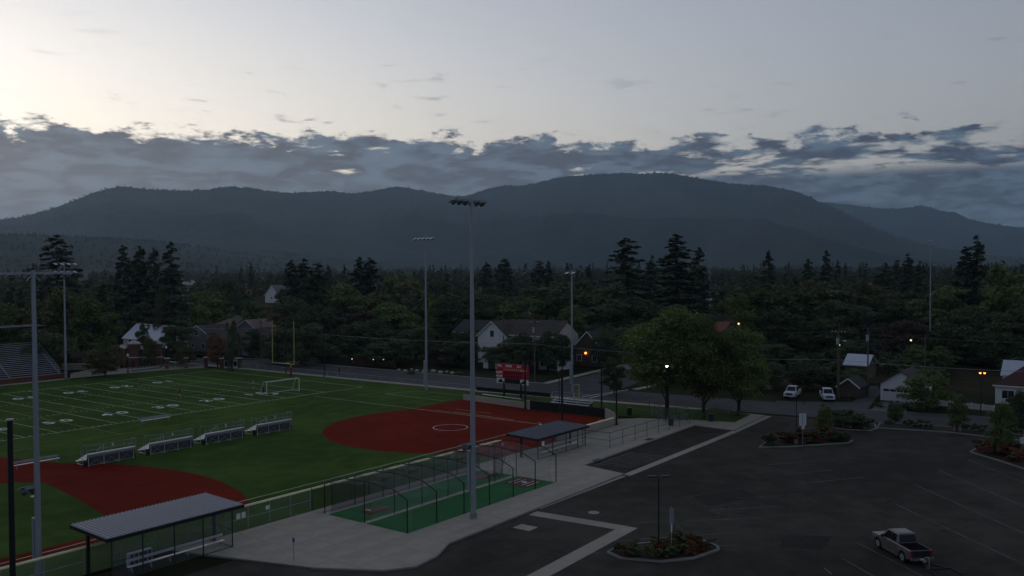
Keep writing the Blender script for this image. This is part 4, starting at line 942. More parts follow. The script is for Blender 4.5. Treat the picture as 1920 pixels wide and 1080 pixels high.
dk = house('dark brown house with orange porch light by the side street', 119, 1076, 1128, 652, 622, 9, W_BROWN, R_DARK, 'x', wins=((.2,1.2,1.2,1.4),(.75,1.2,1.2,1.4)), doors=((.45,0,1.0,2.1,False),))
house('grey two storey house with gable window left of the goal post', 90, 353, 388, 624, 611, 9, W_GREY, R_BROWN, 'x', wins=((.45,4.4,1.5,1.6),(.8,.9,1.3,1.3),(.25,.9,1.1,1.3)))
house('long low dark roof wing of the grey house', 89, 389, 500, 645, 622, 8, W_GREY, R_BROWN, 'y', wins=((.15,.9,2.2,1.3),(.45,.9,1.4,1.3),(.72,.9,1.6,1.3),(.9,.9,1.0,1.3)), doors=((.58,0,1.0,2.0,False),), trim=False)
house('faded red hipped roof house behind the grey house', 116, 394, 441, 612, 596, 9, W_TAN, R_PINK, 'y', hip=True, wins=((.3,3,1.2,1.2),))
house('small house with pale gable trim behind the grey house', 112, 446, 478, 614, 600, 8, W_GREY, R_PINK, 'x', wins=((.5,2.8,1.2,1.2),))
house('pale grey flat roofed house far behind the grey house', 134, 402, 450, 599, 590, 9, W_GREY, R_GREY, 'y', hip=True)
house('maroon gabled house left of the goal post upright', 122, 453, 492, 602, 581, 9, W_BROWN, R_MAROON, 'x', wins=((.5,4.5,1.2,1.3),))
house('white house end far behind the maroon gable', 190, 497, 522, 553, 535, 9, W_WHITE, R_GREY, 'x', wins=((.5,2.6,1.3,1.3),), zE=5.2)
house('house with white metal roof behind the brick entrance gate', 84, 231, 300, 636, 608, 9, W_CREAM, R_METAL, 'y', wins=((.2,.9,1.4,1.9),(.55,.9,1.2,1.4)), trim=False)
house('dim grey house with dormer among conifers at left', 118, 231, 257, 592, 577, 8, W_GREY, R_GREY, 'y', wins=((.5,4.0,1.2,1.2),))
house('dim grey roof behind the white metal roof house', 120, 283, 306, 596, 578, 8, W_GREY, R_GREY, 'x')
house('white gabled house far off between the tall conifers', 172, 1304, 1322, 558, 549, 9, W_WHITE, R_DARK, 'x', wins=((.5,2.6,1.2,1.4),), trim=False, zE=5.2)
house('dark roofed house behind the far white gable', 178, 1308, 1346, 556, 538, 9, W_GREY, R_DARK, 'y', trim=False, zE=5.2)
house('rust red roof seen between the trees at centre right', 110, 1334, 1354, 621, 604, 7, W_BROWN, R_RUST, 'y', trim=False)
house('shed with slanting pale metal roof among the trees', 124, 1584, 1626, 684, 665, 6, W_BROWN, R_METAL, 'y', trim=False, name='shed', cat='shed')
house('small dark shed with white trim beside the utility pole', 103.5, 1572, 1610, 724, 710, 5, W_BROWN, R_DARK, 'x', doors=((.62,0,2.6,2.2,False),), name='shed', cat='shed')
house('white garage with windowed door behind the driveway', 103.5, 1651, 1728, 721, 697, 7.5, W_WHITE, R_BROWN, 'x', doors=((.40,0,4.6,2.2,True),), name='garage', cat='garage', trim=False)
house('white house with maroon hipped roof at the right edge', 110.5, 1866, 1990, 724, 680, 11, W_WHITE, R_MAROON, 'y', hip=True, wins=((.20,1.0,1.8,1.3),(.6,1.0,1.6,1.3)))
house('small building with ribbed metal roof behind the right edge house', 128, 1880, 1914, 703, 677, 6, W_WHITE, R_METAL, 'y', trim=False, name='outbuilding', cat='shed')
house('small roof peak far among the trees at right', 185, 1617, 1638, 541, 530, 8, W_BROWN, R_BROWN, 'x', zE=5.2)
house('teal roofed building behind the trees left of the tallest pole', 150, 836, 862, 604, 590, 9, W_GREY, R_TEAL, 'y', trim=False)
# orange flat roofed apartment block
X = 410; t = thing('apartment_block', 'orange and tan flat roofed block among the trees at left centre', 'building', (X, on_x(478,550,X)[0], 0))
y0, z1 = on_x(458,540,X); y1, _ = on_x(500,540,X); w_ = (y0-y1)/2
MB().span((0,-w_,0),(11,w_,z1)).build('wall', W_TAN, t); MB().span((-.4,-w_-.4,z1),(11.4,w_+.4,z1+.5)).build('roof', R_DARK, t)
for k in range(3): MB().span((-.5,-w_+.3+k*w_*.68,z1-5.8),(-.05,-w_+.3+k*w_*.68+w_*.42,z1-.6)).build('bay', W_ORANGE, t)
for k in range(4):
    for j in range(2): wi = MB().span((-.58,-w_+.7+k*w_*.5,z1-2.4-j*2.8),(-.52,-w_+1.7+k*w_*.5,z1-1.1-j*2.8)).build('window', M_trim, t); MB().span((-.60,-w_+.8+k*w_*.5,z1-2.3-j*2.8),(-.585,-w_+1.6+k*w_*.5,z1-1.2-j*2.8)).build('pane', M_glass, wi)
X = 640; yy, z1 = on_x(348,524,X); t = thing('warehouse', 'far white metal building left of centre above the trees', 'building', (X, yy, 0)); MB().span((0,-9,0),(12,9,z1)).build('wall', W_WHITE, t); MB().span((-.3,-9.3,z1),(12.3,9.3,z1+.3)).build('roof', R_METAL, t)

# ------------------------------------------------------------------ fences, rocks on the far side of the street
t = thing('wooden_fence', 'dark brown board fence along the far side of the street', 'fence', (89.4,48,0)); board = MB().span((-.02,-.095,.05),(.02,.095,1.7)).mesh('board', M_fencewood)
for k in range(155): put('board', board, t, (.0+.009*k, -.2*k, random.uniform(-.02,.03)))
for k in range(12): MB().box((.09+.024*k*1.0,-2.7*k,.9),(.1,.1,1.8)).build('post', M_fencewood, t)
t = thing('picket_fence', 'white picket fence in front of the right hand lawn', 'fence', (0,0,0)); t.location = (*G(1722,757),0); A = np.array(G(1722,757)); Bp = np.array(G(1864,772)); dv = Bp-A; Ln = float(np.hypot(*dv)); dv /= Ln; t.rotation_euler.z = math.atan2(dv[1], dv[0])
picket = MB().span((-.045,-.015,.05),(.045,.015,1.0)).mesh('picket', M_trim)
k = 0.0
while k < Ln: put('picket', picket, t, (k,0,0)); k += .17
for k in range(8): MB().box((Ln*k/7,.06,.55),(.13,.10,1.1)).build('post', M_trim, t)
for z_ in (.3,.75): MB().span((0,.02,z_),(Ln,.06,z_+.08)).build('rail', M_trim, t)
M_rock = mat('pale_boulder', (.33,.32,.30), .9, .25, 2.0)
def rock_mesh(seed):
    r_ = random.Random(seed); bm = bmesh.new(); bmesh.ops.create_icosphere(bm, subdivisions=2, radius=.5)
    for v in bm.verts: v.co *= r_.uniform(.82,1.12); v.co.z *= .62
    me = bpy.data.meshes.new('rock'); bm.to_mesh(me); bm.free(); me.materials.append(M_rock); return me
rocks = [rock_mesh(i) for i in range(3)]
for i, (px, py) in enumerate(((748,694),(760,696),(772,693),(782,696),(796,697),(812,697),(826,699),(838,698),(848,700))):
    x, y = G(px,py); tag(put('boulder', rocks[i % 3], None, (x,y,.1), i*1.3, (random.uniform(.7,1.5),)*3), 'pale boulder edging the far side of the street, '+['leftmost','second from left','third from left','fourth from left','middle one','sixth from left','third from right','second from right','rightmost'][i]+(' of the row' if i in (0, 4, 8) else ' in the row'), 'boulder', 'boulders edging the street')

# ------------------------------------------------------------------ utility poles and wires
def utility(label, x, y, h, arm=True, transformer=False, lamp=None, r=.16):
    t = thing('utility_pole', label, 'utility pole', (x,y,-.1), 0, 'wooden utility poles'); MB().tube((0,0,0),(0,0,h),r,r*.65,10).build('pole', M_wood, t)
    if arm:
        MB().bar((0,-1.2,h-.5),(0,1.2,h-.5),.12,.12).build('crossarm', M_wood, t)
        for u in (-1.1,-.55,.55,1.1): MB().tube((0,u,h-.44),(0,u,h-.2),.05,n=6).build('insulator', M_trim, t)
    if transformer: MB().tube((-.35,0,h-2.6),(-.35,0,h-1.5),.26,n=10).build('transformer', M_galv, t)
    if lamp:
        MB().path([(0,0,h-2.2),(-.9,lamp*.9,h-1.8),(-1.5,lamp*1.5,h-1.8)],.04,6).build('lamp_arm', M_galv, t); MB().box((-1.6,lamp*1.6,h-1.85),(.5,.3,.14),.8).build('lamp_head', M_alu, t)
    return t
utility('wooden utility pole at the corner near the dark grey house', 84.8, 58.5, 10.2, True)
utility('wooden utility pole rising right of the scoreboard', 90.0, -22.9, 12.6, True, True)
utility('utility pole with crossarm against the white gable', 112, 2.0, 13.2, True); utility('utility pole beside the right hand white pickup', 102.6, -79.8, 12.1, True, True, -1, .24)
utility('utility pole behind the small dark shed', 108.5, -83.2, 12.4, False, True); utility('utility pole with crossarm left of the long dark house', 92, 100, 13.6, True)
utility('utility pole in the yard behind the left hand house', 104, 120, 13, True); utility('utility pole with lit lamp above the trees at centre right', *G(1374,700), 11.4, False, False, -1)
utility('slim utility pole between the shed and the right hand trees', 112, -92, 11, False)
def wire(label, pts, sag, r=.028):
    b = MB()
    for (a, c) in zip(pts, pts[1:]):
        n = 14; P_ = []
        for k in range(n+1):
            f = k/n; P_.append((a[0]+(c[0]-a[0])*f, a[1]+(c[1]-a[1])*f, a[2]+(c[2]-a[2])*f-sag*4*f*(1-f)))
        b.path(P_, r, 5)
    tag(b.build('overhead_wire', M_galv), label, 'wire', 'overhead wires along the street')
wire('thick overhead cable strung along the far side of the street', [(80,110,8.2),(84.8,58.5,8.0),(90,-22.9,7.6),(102.6,-79.8,6.6),(112,-135,6.8)], .75, .034)
wire('upper overhead power line between the utility pole tops', [(80,110,9.9),(84.8,58.5,9.7),(90,-22.9,12.1),(102.6,-79.8,11.6),(112,-135,11.5)], .9, .010)
# street furniture
E_white = emit('lit_white_lamp', (1.0,.90,.84), 7.0); E_orange = emit('lit_orange_lamp', (1.0,.27,.05), 2.6); E_warm = emit('lit_warm_lamp', (1.0,.74,.34), .75)
def street_lamp(label, x, y, h, heads, m_head=None, r=.07, base=True, lit=None):
    t = thing('street_lamp', label, 'lamp', (x,y,Z_AS), 0, 'parking lot and street lamps')
    if base: MB().tube((0,0,0),(0,0,.75),.28,n=14).build('base', M_kerb, t)
    MB().tube((0,0,.7 if base else 0),(0,0,h),r,r*.85,8).build('pole', M_dark, t)
    for a in heads:
        c, s_ = math.cos(a), math.sin(a); hd = MB().bar((0,0,h),(c*.25,s_*.25,h),.06,.06).box((c*.55,s_*.55,h+.01),(.7,.34,.12),a).build('lamp_head', M_dark, t)
        if lit: MB().ball((c*.75,s_*.75,h-.1),.17,10,6).build('lens', lit, hd)
    return t
x, y = G(1235,1037); street_lamp('twin headed black lamp post in the nearest planting island', x, y, 6.4, (R(-52),R(128)))
x, y = G(1493,832); street_lamp('slim black lamp post in the middle planting island', x, y, 6.2, (R(128),), r=.06)
street_lamp('lit white street lamp shining through the nearest green tree', *G(1249,792), 8.75, (R(217),), lit=E_white, base=False)
x, y = G(1793,785); street_lamp('lit orange street lamp behind the small tree at right', x+8, y-2, 6.6, (R(180),R(230)), lit=E_orange, base=False)
for i, (px, py) in enumerate(((660,673),(700,674),(719,674.5))):
    yy, zz_ = on_x(px,py,88.9); t = thing('fence_light', ['small lit yellow light, leftmost on the board fence','small lit yellow light, middle one on the board fence','small lit yellow light, rightmost on the board fence'][i], 'lamp', (88.9,yy,0), 0, 'small lights on the board fence'); MB().tube((0,0,0),(0,0,zz_-.1),.03).build('post', M_dark, t); MB().ball((0,0,zz_),.11,8,5).build('bulb', E_warm, t)
for lb, px, py, X, m_, r_ in (('glowing orange porch light on the dark brown house',1098,662,118.7,E_orange,.26),('tiny warm lamp glowing far among the conifers',1319,532,330,E_warm,.35),('tiny lit window lamp right of the utility pole',1574,647,112,E_warm,.12),('tiny warm lamp deep in the trees at right',1708,638,130,E_warm,.2),('lit lamp over the trees at centre right',1385,607,118,E_warm,.22)):
    yy, zz_ = on_x(px,py,X); t = thing('lamp', lb, 'lamp', (X,yy,zz_)); MB().ball((0,0,0),r_,8,5).build('bulb', m_, t); MB().box((.0,0,r_+.06),(.3,.3,.08)).build('lamp_cap', M_dark, t)
def sign(label, px, py, h, plates, post=.035):
    x, y = G(px,py); t = thing('sign', label, 'sign', (x,y,Z_AS), R(37)); MB().tube((0,0,0),(0,0,h),post,n=6).build('post', M_galv, t)
    for z_, u, w_, hh, m_ in plates: MB().box((-.05,u,z_),(.03,w_,hh)).build('sign_plate', m_, t)
M_sign = mat('sign_back', (.50,.52,.54), .5, .05, 1.0)
sign('pair of tall pale sign panels beside the middle planting island', 1505, 836, 4.4, ((3.55,.28,.42,1.6,M_sign),(3.55,-.22,.42,1.6,M_sign),(2.55,-.02,.4,.5,M_sign)))
sign('narrow double sign post in the nearest planting island', 1259, 1035, 3.9, ((3.1,.10,.13,1.3,M_galv),(3.1,-.12,.13,1.3,M_galv),(2.1,.0,.12,.7,M_trim)))
sign('short post with blue cap on the walkway near the left dugout', 551, 1052, 2.0, ((1.8,0,.18,.34,mat('blue_sign',(.03,.10,.24),.5)),), .04)
sign('small pale sign at the right edge of the parking lot', 1917, 850, 2.2, ((1.7,0,.7,.8,M_sign),))
sign('yellow green pedestrian crossing sign near the goal post', 513, 672, 3.4, ((2.7,0,.8,.8,mat('fluorescent_sign',(.50,.68,.05),.5)),))
for px, py, lb in ((1258,798,'black litter bin at the end of the fenced walk'),(1180,778,'round black bin on the lawn beside the backstop'),(1333,790,'dark blue litter bin at the corner of the walk')):
    x, y = G(px,py); t = thing('litter_bin', lb, 'bin', (x,y,.02)); MB().tube((0,0,0),(0,0,1.05),.38,.42,12).build('bin_body', M_dark if 'black' in lb else mat('dark_blue_plastic',(.015,.022,.04),.6), t); MB().tube((0,0,1.05),(0,0,1.15),.44,.34,12).build('lid', M_dark, t)
x, y = G(1795,808); t = thing('bollard', 'pair of short pale bollards at the foot of the small tree', 'bollard', (x,y,Z_AS)); MB().tube((0,-.35,0),(0,-.35,1.1),.18,n=10).build('post', M_kerb, t); MB().tube((0,.35,0),(0,.35,1.1),.18,n=10).build('post', M_kerb, t)
t = thing('picnic_table', 'small picnic table under the trees at the walk corner', 'table', (*G(1376,779),0), .5); MB().span((-1,-.4,.7),(1,.4,.76)).build('table_top', M_wood, t)
for s_ in (-1,1): MB().span((-1,s_*.75-.13,.42),(1,s_*.75+.13,.47)).build('seat', M_wood, t); MB().bar((s_*.7,-.8,.42),(s_*.7,.8,.42),.08,.08).bar((s_*.7,-.55,0),(s_*.7,.1,.7),.07,.07).bar((s_*.7,.55,0),(s_*.7,-.1,.7),.07,.07).build('leg', M_wood, t)
x, y = G(1745,560); tt = AT(1745,452,300); t = thing('mast', 'tall thin mast with a pale lamp rising above the right hand trees', 'mast', (tt[0],tt[1],0)); MB().tube((0,0,0),(0,0,tt[2]),.22,.14,8).build('pole', M_galv, t); MB().box((0,0,tt[2]+.15),(.8,1.2,.35)).build('lamp_head', M_alu, t)
tt = AT(1331,455,420); t = thing('radio_mast', 'thin lattice radio mast between the conifers', 'mast', (tt[0],tt[1],0)); m_ = MB()
for a in range(3): m_.tube((.5*math.cos(a*2.09),.5*math.sin(a*2.09),0),(.3*math.cos(a*2.09),.3*math.sin(a*2.09),tt[2]),.07,n=4)
m_.build('lattice_leg', M_galv, t)
m_ = MB()
for k in range(24):
    z_ = tt[2]*k/24
    for a in range(3): m_.tube((.5*math.cos(a*2.09),.5*math.sin(a*2.09),z_),(.5*math.cos((a+1)*2.09),.5*math.sin((a+1)*2.09),z_+tt[2]/24),.04,n=4)
m_.build('lattice_brace', M_galv, t)

# ------------------------------------------------------------------ planting islands
M_mulch = mat('bark_mulch', (.040,.026,.020), .95, .4, 3.0)
def island(label, pts):
    b = MB(); b.prism(pts, Z_AS-.04, .01); o = struct(b.build('planting_bed', M_mulch), label=label); k = MB(); k.ribbon(pts, .22, .05, Z_AS-.02, closed=True); k.build('kerb', M_kerb, o); return o
isl1 = [G(*q) for q in ((1140,1035),(1165,1046),(1240,1052),(1300,1046),(1347,1030),(1345,1024),(1320,1014),(1240,1016),(1165,1022))]
isl2 = [G(*q) for q in ((1424,838),(1480,837),(1590,830),(1598,826),(1570,820),(1500,818),(1440,826))]
isl3 = [G(*q) for q in ((1545,799),(1590,805),(1630,807),(1643,803),(1640,795),(1590,788),(1550,786))]
isl4 = [G(*q) for q in ((1820,847),(1870,862),(1925,880),(1925,850),(1870,838),(1835,838))]
isl5 = [G(*q) for q in ((1645,802),(1720,806),(1790,811),(1855,819),(1920,826),(1920,816),(1855,808),(1790,801),(1720,796),(1650,793))]
island('mulched planting island nearest to us with kerb', isl1); island('mulched planting island in the middle of the lot', isl2); island('planting bed at the street corner of the lot', isl3); island('planting bed with pale kerb at the right edge', isl4); island('long planting strip between lot and street', isl5)

for nm, lb, q, sx, sy in (('manhole_cover', 'pale round manhole cover on the asphalt by the gutter', (1113,959), .55, .55), ('utility_cover', 'pale square utility cover in the asphalt near the walk', (985,987), .7, .9)):
    x, y = G(*q); b = MB(); b.tube((0,0,0),(0,0,.012),sx,n=16) if 'round' in lb else b.span((-sx,-sy,0),(sx,sy,.012)); tag(b.build(nm, M_conc, loc=(x,y,Z_AS+.001)), lb, 'cover')
for lb, q in (('dark drain grate at the corner of the accessible bay', (1121,863)), ('dark drain grate in the walk beside the bay', (1217,824))):
    x, y = G(*q); t = thing('drain_grate', lb, 'grate', (x,y,.027))
    MB().span((-.8,-.45,0),(.8,.45,.006)).build('grate_frame', M_dark, t)
    for k in range(6): MB().span((-.7+k*.25,-.4,.006),(-.58+k*.25,.4,.012)).build('grate_bar', M_dark2, t)

# ------------------------------------------------------------------ trees
def np_mesh(name, V, F, m):
    me = bpy.data.meshes.new(name); V = np.asarray(V, float); F = np.asarray(F, int)
    me.vertices.add(len(V)); me.vertices.foreach_set('co', V.ravel()); me.loops.add(F.size); me.loops.foreach_set('vertex_index', F.ravel())
    me.polygons.add(len(F)); me.polygons.foreach_set('loop_start', np.arange(0, F.size, F.shape[1])); me.polygons.foreach_set('loop_total', np.full(len(F), F.shape[1]))
    me.update(calc_edges=True); me.materials.append(m); return me
def cards(C, Nn, size, rg):
    "leaf sprays: small bent four-sided faces, random turn about their normal"
    n = len(C); Nn = Nn/np.linalg.norm(Nn, axis=1, keepdims=True)
    a = np.cross(Nn, rg.standard_normal((n, 3))); a /= np.linalg.norm(a, axis=1, keepdims=True)+1e-9; b = np.cross(Nn, a)
    s = size[:, None] if np.ndim(size) else size; asp = rg.uniform(.5, .9, (n, 1))
    V = np.stack([C-a*s, C-b*s*asp+Nn*s*.2, C+a*s, C+b*s*asp+Nn*s*.2], 1).reshape(-1, 3)
    return V, np.arange(4*n).reshape(n, 4)
def broadleaf(seed, nleaf, leaf, nclump=46, shape='round', spread=.40, low=.18):
    "unit-height crown, local z 0..1; clumps fill an uneven envelope, leaves sit on the clumps"
    rg = np.random.default_rng(seed); cl = []
    while len(cl) < nclump:
        p = rg.uniform(-1, 1, 3)
        if np.dot(p, p) > 1: continue
        if np.dot(p, p) < .16 and rg.random() < .7: continue
        z = (p[2]+1)/2
        if shape == 'oval': w_ = 1.0-.25*abs(z-.4)
        elif shape == 'spread': w_ = 1.0+.15*(z > .4)
        elif shape == 'tall': w_ = .85
        else: w_ = 1.0
        ang = math.atan2(p[1], p[0]); w_ *= (1+.16*math.sin(2*ang+seed)+.10*math.sin(3*ang+2*seed))*rg.uniform(.82, 1.16)
        cl.append((p[0]*spread*w_*.82, p[1]*spread*w_*.82, low+.10+(1-low-.17)*min(1.0, z*rg.uniform(.9, 1.1)), rg.uniform(.06, .135)))
    cl = np.array(cl); per = rg.multinomial(nleaf, (cl[:, 3]**2)/np.sum(cl[:, 3]**2)); C = []; Nn = []
    for (x, y, z, r), k in zip(cl, per):
        d = rg.standard_normal((k, 3)); d /= np.linalg.norm(d, axis=1, keepdims=True); d[:, 2] = np.where(d[:, 2] < -.3, -d[:, 2]*.6, d[:, 2])
        rr_ = r*rg.uniform(.55, 1.12, (k, 1)); C.append(np.array([x, y, z])+d*rr_*np.array([1.05, 1.05, .98])); Nn.append(d+.75*rg.standard_normal((k, 3))+np.array([0, 0, .12]))
    V, F = cards(np.concatenate(C), np.concatenate(Nn), leaf*rg.uniform(.6, 1.25, nleaf), rg); return V, F, cl
def limbs(cl, seed, r0, n=9, low=.18):
    rg = random.Random(seed); b = MB(); top = (rg.uniform(-.02,.02), rg.uniform(-.02,.02), low+.32)
    b.tube((0,0,-.01),(top[0]*.4,top[1]*.4,low*.6),r0*1.15,r0*.9,8); b.tube((top[0]*.4,top[1]*.4,low*.6),top,r0*.9,r0*.5,8); b.tube(top,(top[0],top[1],.86),r0*.5,r0*.1,6)
    for i in range(n):
        c = cl[rg.randrange(len(cl))]; f = rg.uniform(.0,.9); st_ = (top[0]*(.4+.6*f), top[1]*(.4+.6*f), low*.6+(top[2]-low*.6)*f)
        mid = ((st_[0]+c[0])/2, (st_[1]+c[1])/2, (st_[2]+c[2])/2-.01); b.tube(st_, mid, r0*.38, r0*.24, 5); b.tube(mid, (c[0],c[1],c[2]), r0*.24, r0*.08, 5)
    return b
def conifer(seed, nleaf, leaf, spread=.20, low=.06, irregular=0.0, taper=.85):
    rg = np.random.default_rng(seed); C = []; Nn = []; nb = 120; br = []
    for i in range(nb):
        z = low+(1-low)*(i+rg.uniform(0, 1))/nb; L = spread*((1-z)/(1-low))**taper*(1+irregular*rg.uniform(-.8, .5))+.012
        if irregular and rg.random() < irregular*.25: continue
        a = rg.uniform(0, 2*math.pi); br.append((z, L, a))
    w_ = np.array([b[1] for b in br]); per = rg.multinomial(nleaf, w_/w_.sum())
    for (z, L, a), k in zip(br, per):
        f = rg.uniform(.12, 1, k)**.8; sp = (1-f*.55)*L*.28*rg.uniform(-1, 1, k); x = f*L*math.cos(a)-sp*math.sin(a); y = f*L*math.sin(a)+sp*math.cos(a)
        zz_ = z-.22*L*f**1.4+.10*L*f**4+rg.uniform(-.006, .006, k); C.append(np.stack([x, y, zz_], 1)); Nn.append(np.stack([.3*np.cos(a)*np.ones(k), .3*np.sin(a)*np.ones(k), np.ones(k)], 1)+.45*rg.standard_normal((k, 3)))
    V, F = cards(np.concatenate(C), np.concatenate(Nn), leaf*rg.uniform(.6, 1.25, sum(len(c) for c in C)), rg); return V, F, br
L_green = leafmat('leaf_green', (.056,.088,.028), (.135,.185,.060)); L_bright = leafmat('leaf_bright_green', (.072,.102,.030), (.175,.220,.070)); L_dark = leafmat('leaf_dark_green', (.040,.060,.030), (.098,.128,.060))
L_olive = leafmat('leaf_olive', (.068,.078,.030), (.155,.160,.062)); L_red = leafmat('leaf_reddish', (.085,.045,.026), (.180,.095,.048)); L_needle = leafmat('needles', (.030,.048,.032), (.075,.098,.062), .03, .1); L_blue = leafmat('blue_needles', (.045,.065,.066), (.10,.13,.135), .02, .1); L_yellow = leafmat('leaf_yellow', (.14,.125,.022), (.26,.235,.055)); L_rust = leafmat('leaf_rust', (.08,.036,.018), (.18,.080,.036)); L_purple = leafmat('leaf_purple', (.045,.032,.030), (.095,.062,.055))
LM = dict(green=L_green, bright=L_bright, dark=L_dark, olive=L_olive, red=L_red, yellow=L_yellow, purple=L_purple, rust=L_rust, needle=L_needle, blue=L_blue)
_tm = {}
def tree_mesh(kind, var, colour, detail):
    key = (kind, var, colour, detail)
    if key in _tm: return _tm[key]
    n, lf = {'hi': (22000, .0125), 'mid': (8000, .0185), 'lo': (3000, .030)}[detail]
    if kind in ('fir', 'pine', 'spruce'):
        sp, irr, tp, lw = {'fir': (.19, .28, .62, .05), 'pine': (.23, .42, .5, .12), 'spruce': (.20, .1, .95, .03)}[kind]
        V, F, br = conifer(40+var, int(n*.8), lf*.85, sp, lw, irr, tp); b = MB(); b.tube((0,0,-.01),(0,0,.55),.014,.009,7); b.tube((0,0,.55),(0,0,.97),.009,.002,6)
        for z, L, a in br[::4]: b.tube((0,0,z),(L*.7*math.cos(a),L*.7*math.sin(a),z-.10*L),.004,.001,4)
    else:
        V, F, cl = broadleaf(10+var*7, n, lf, 64 if detail == 'hi' else 44, kind, low=.10 if detail == 'hi' else -.06); b = limbs(cl, var, .020, 14, .12 if detail == 'hi' else .08)
    _tm[key] = (np_mesh('crown', V, F, LM[colour]), b.mesh('trunk', M_bark, True), float(np.percentile(np.hypot(V[:, 0], V[:, 1]), 97)))
    return _tm[key]
def tree_at(label, x, y, h, w_, kind, colour, detail='mid', name=None, group=None):
    var = int(abs(x*7+y*13)) % 4; cm, tm, rad = tree_mesh(kind, var, colour, detail)
    nm = name or {'fir': 'fir_tree', 'pine': 'pine_tree', 'spruce': 'spruce_tree'}.get(kind, 'broadleaf_tree')
    t = thing(nm, label, 'tree', (x, y, -.12), random.uniform(0, 6.28), group); s = w_/2/rad
    put('crown', cm, t, sc=(s, s, h)); put('trunk', tm, t, sc=((s+h)/2, (s+h)/2, h)); return t
def tree_px(label, px, top, w_px, dist, kind, colour, detail='mid', group='trees of the town beyond the street'):
    x, y, z = AT(px, top, dist); h = z+.12; dep = float(np.dot(np.array([x, y, 0])-CAM, _fw)); return tree_at(label, x, y, h, w_px*dep/F_PX, kind, colour, detail, group=group)
# the three trees at the end of the walk
def tree_base(label, bx, by, top, w_px, kind, colour, detail='hi', group='trees beside the parking lot and walk', name=None):
    x, y = G(bx, by); dep = float(np.dot(np.array([x, y, 0])-CAM, _fw)); lo, hi = 0.0, 60.0
    for _ in range(40):
        m = (lo+hi)/2; d = np.array([x, y, m])-CAM
        if 540-F_PX*np.dot(d, _up)/np.dot(d, _fw) > top: lo = m
        else: hi = m
    return tree_at(label, x, y, m, w_px*dep/F_PX, kind, colour, detail, name, group)
tree_base('largest bright green tree at the end of the fenced walk', 1251, 775, 574, 172, 'oval', 'bright')
tree_base('middle olive green tree of the three by the walk', 1320, 785, 592, 136, 'round', 'green')
tree_base('right hand bright green tree of the three by the walk', 1385, 779, 614, 142, 'oval', 'bright')
tree_base('broad round tree in front of the white garage', 1738, 770, 685, 104, 'spread', 'green', 'mid')
tree_base('small dark pointed street tree right of the shed driveway', 1678, 795, 742, 34, 'oval', 'dark', 'mid')
tree_base('small tree with two stems beside the orange lamp', 1793, 806, 738, 44, 'round', 'green', 'mid')
tree_base('slim young tree in the middle planting island', 1546, 818, 748, 36, 'tall', 'olive', 'mid')
tree_base('young tree in the bed at the right edge', 1879, 850, 752, 50, 'oval', 'green', 'mid')
tree_base('dark young tree cut by the right edge', 1916, 812, 730, 46, 'round', 'dark', 'mid')
tree_base('small dark round tree at the side street corner', 1152, 738, 668, 56, 'round', 'dark', 'mid')
tree_base('small pale green tree on the entrance plaza', 347, 688, 640, 40, 'oval', 'olive', 'mid')
tree_base('reddish tree in front of the low dark roof', 408, 688, 626, 46, 'round', 'red', 'mid')
tree_base('leafy tree growing inside the entrance gate', 285, 690, 626, 34, 'tall', 'olive', 'mid')
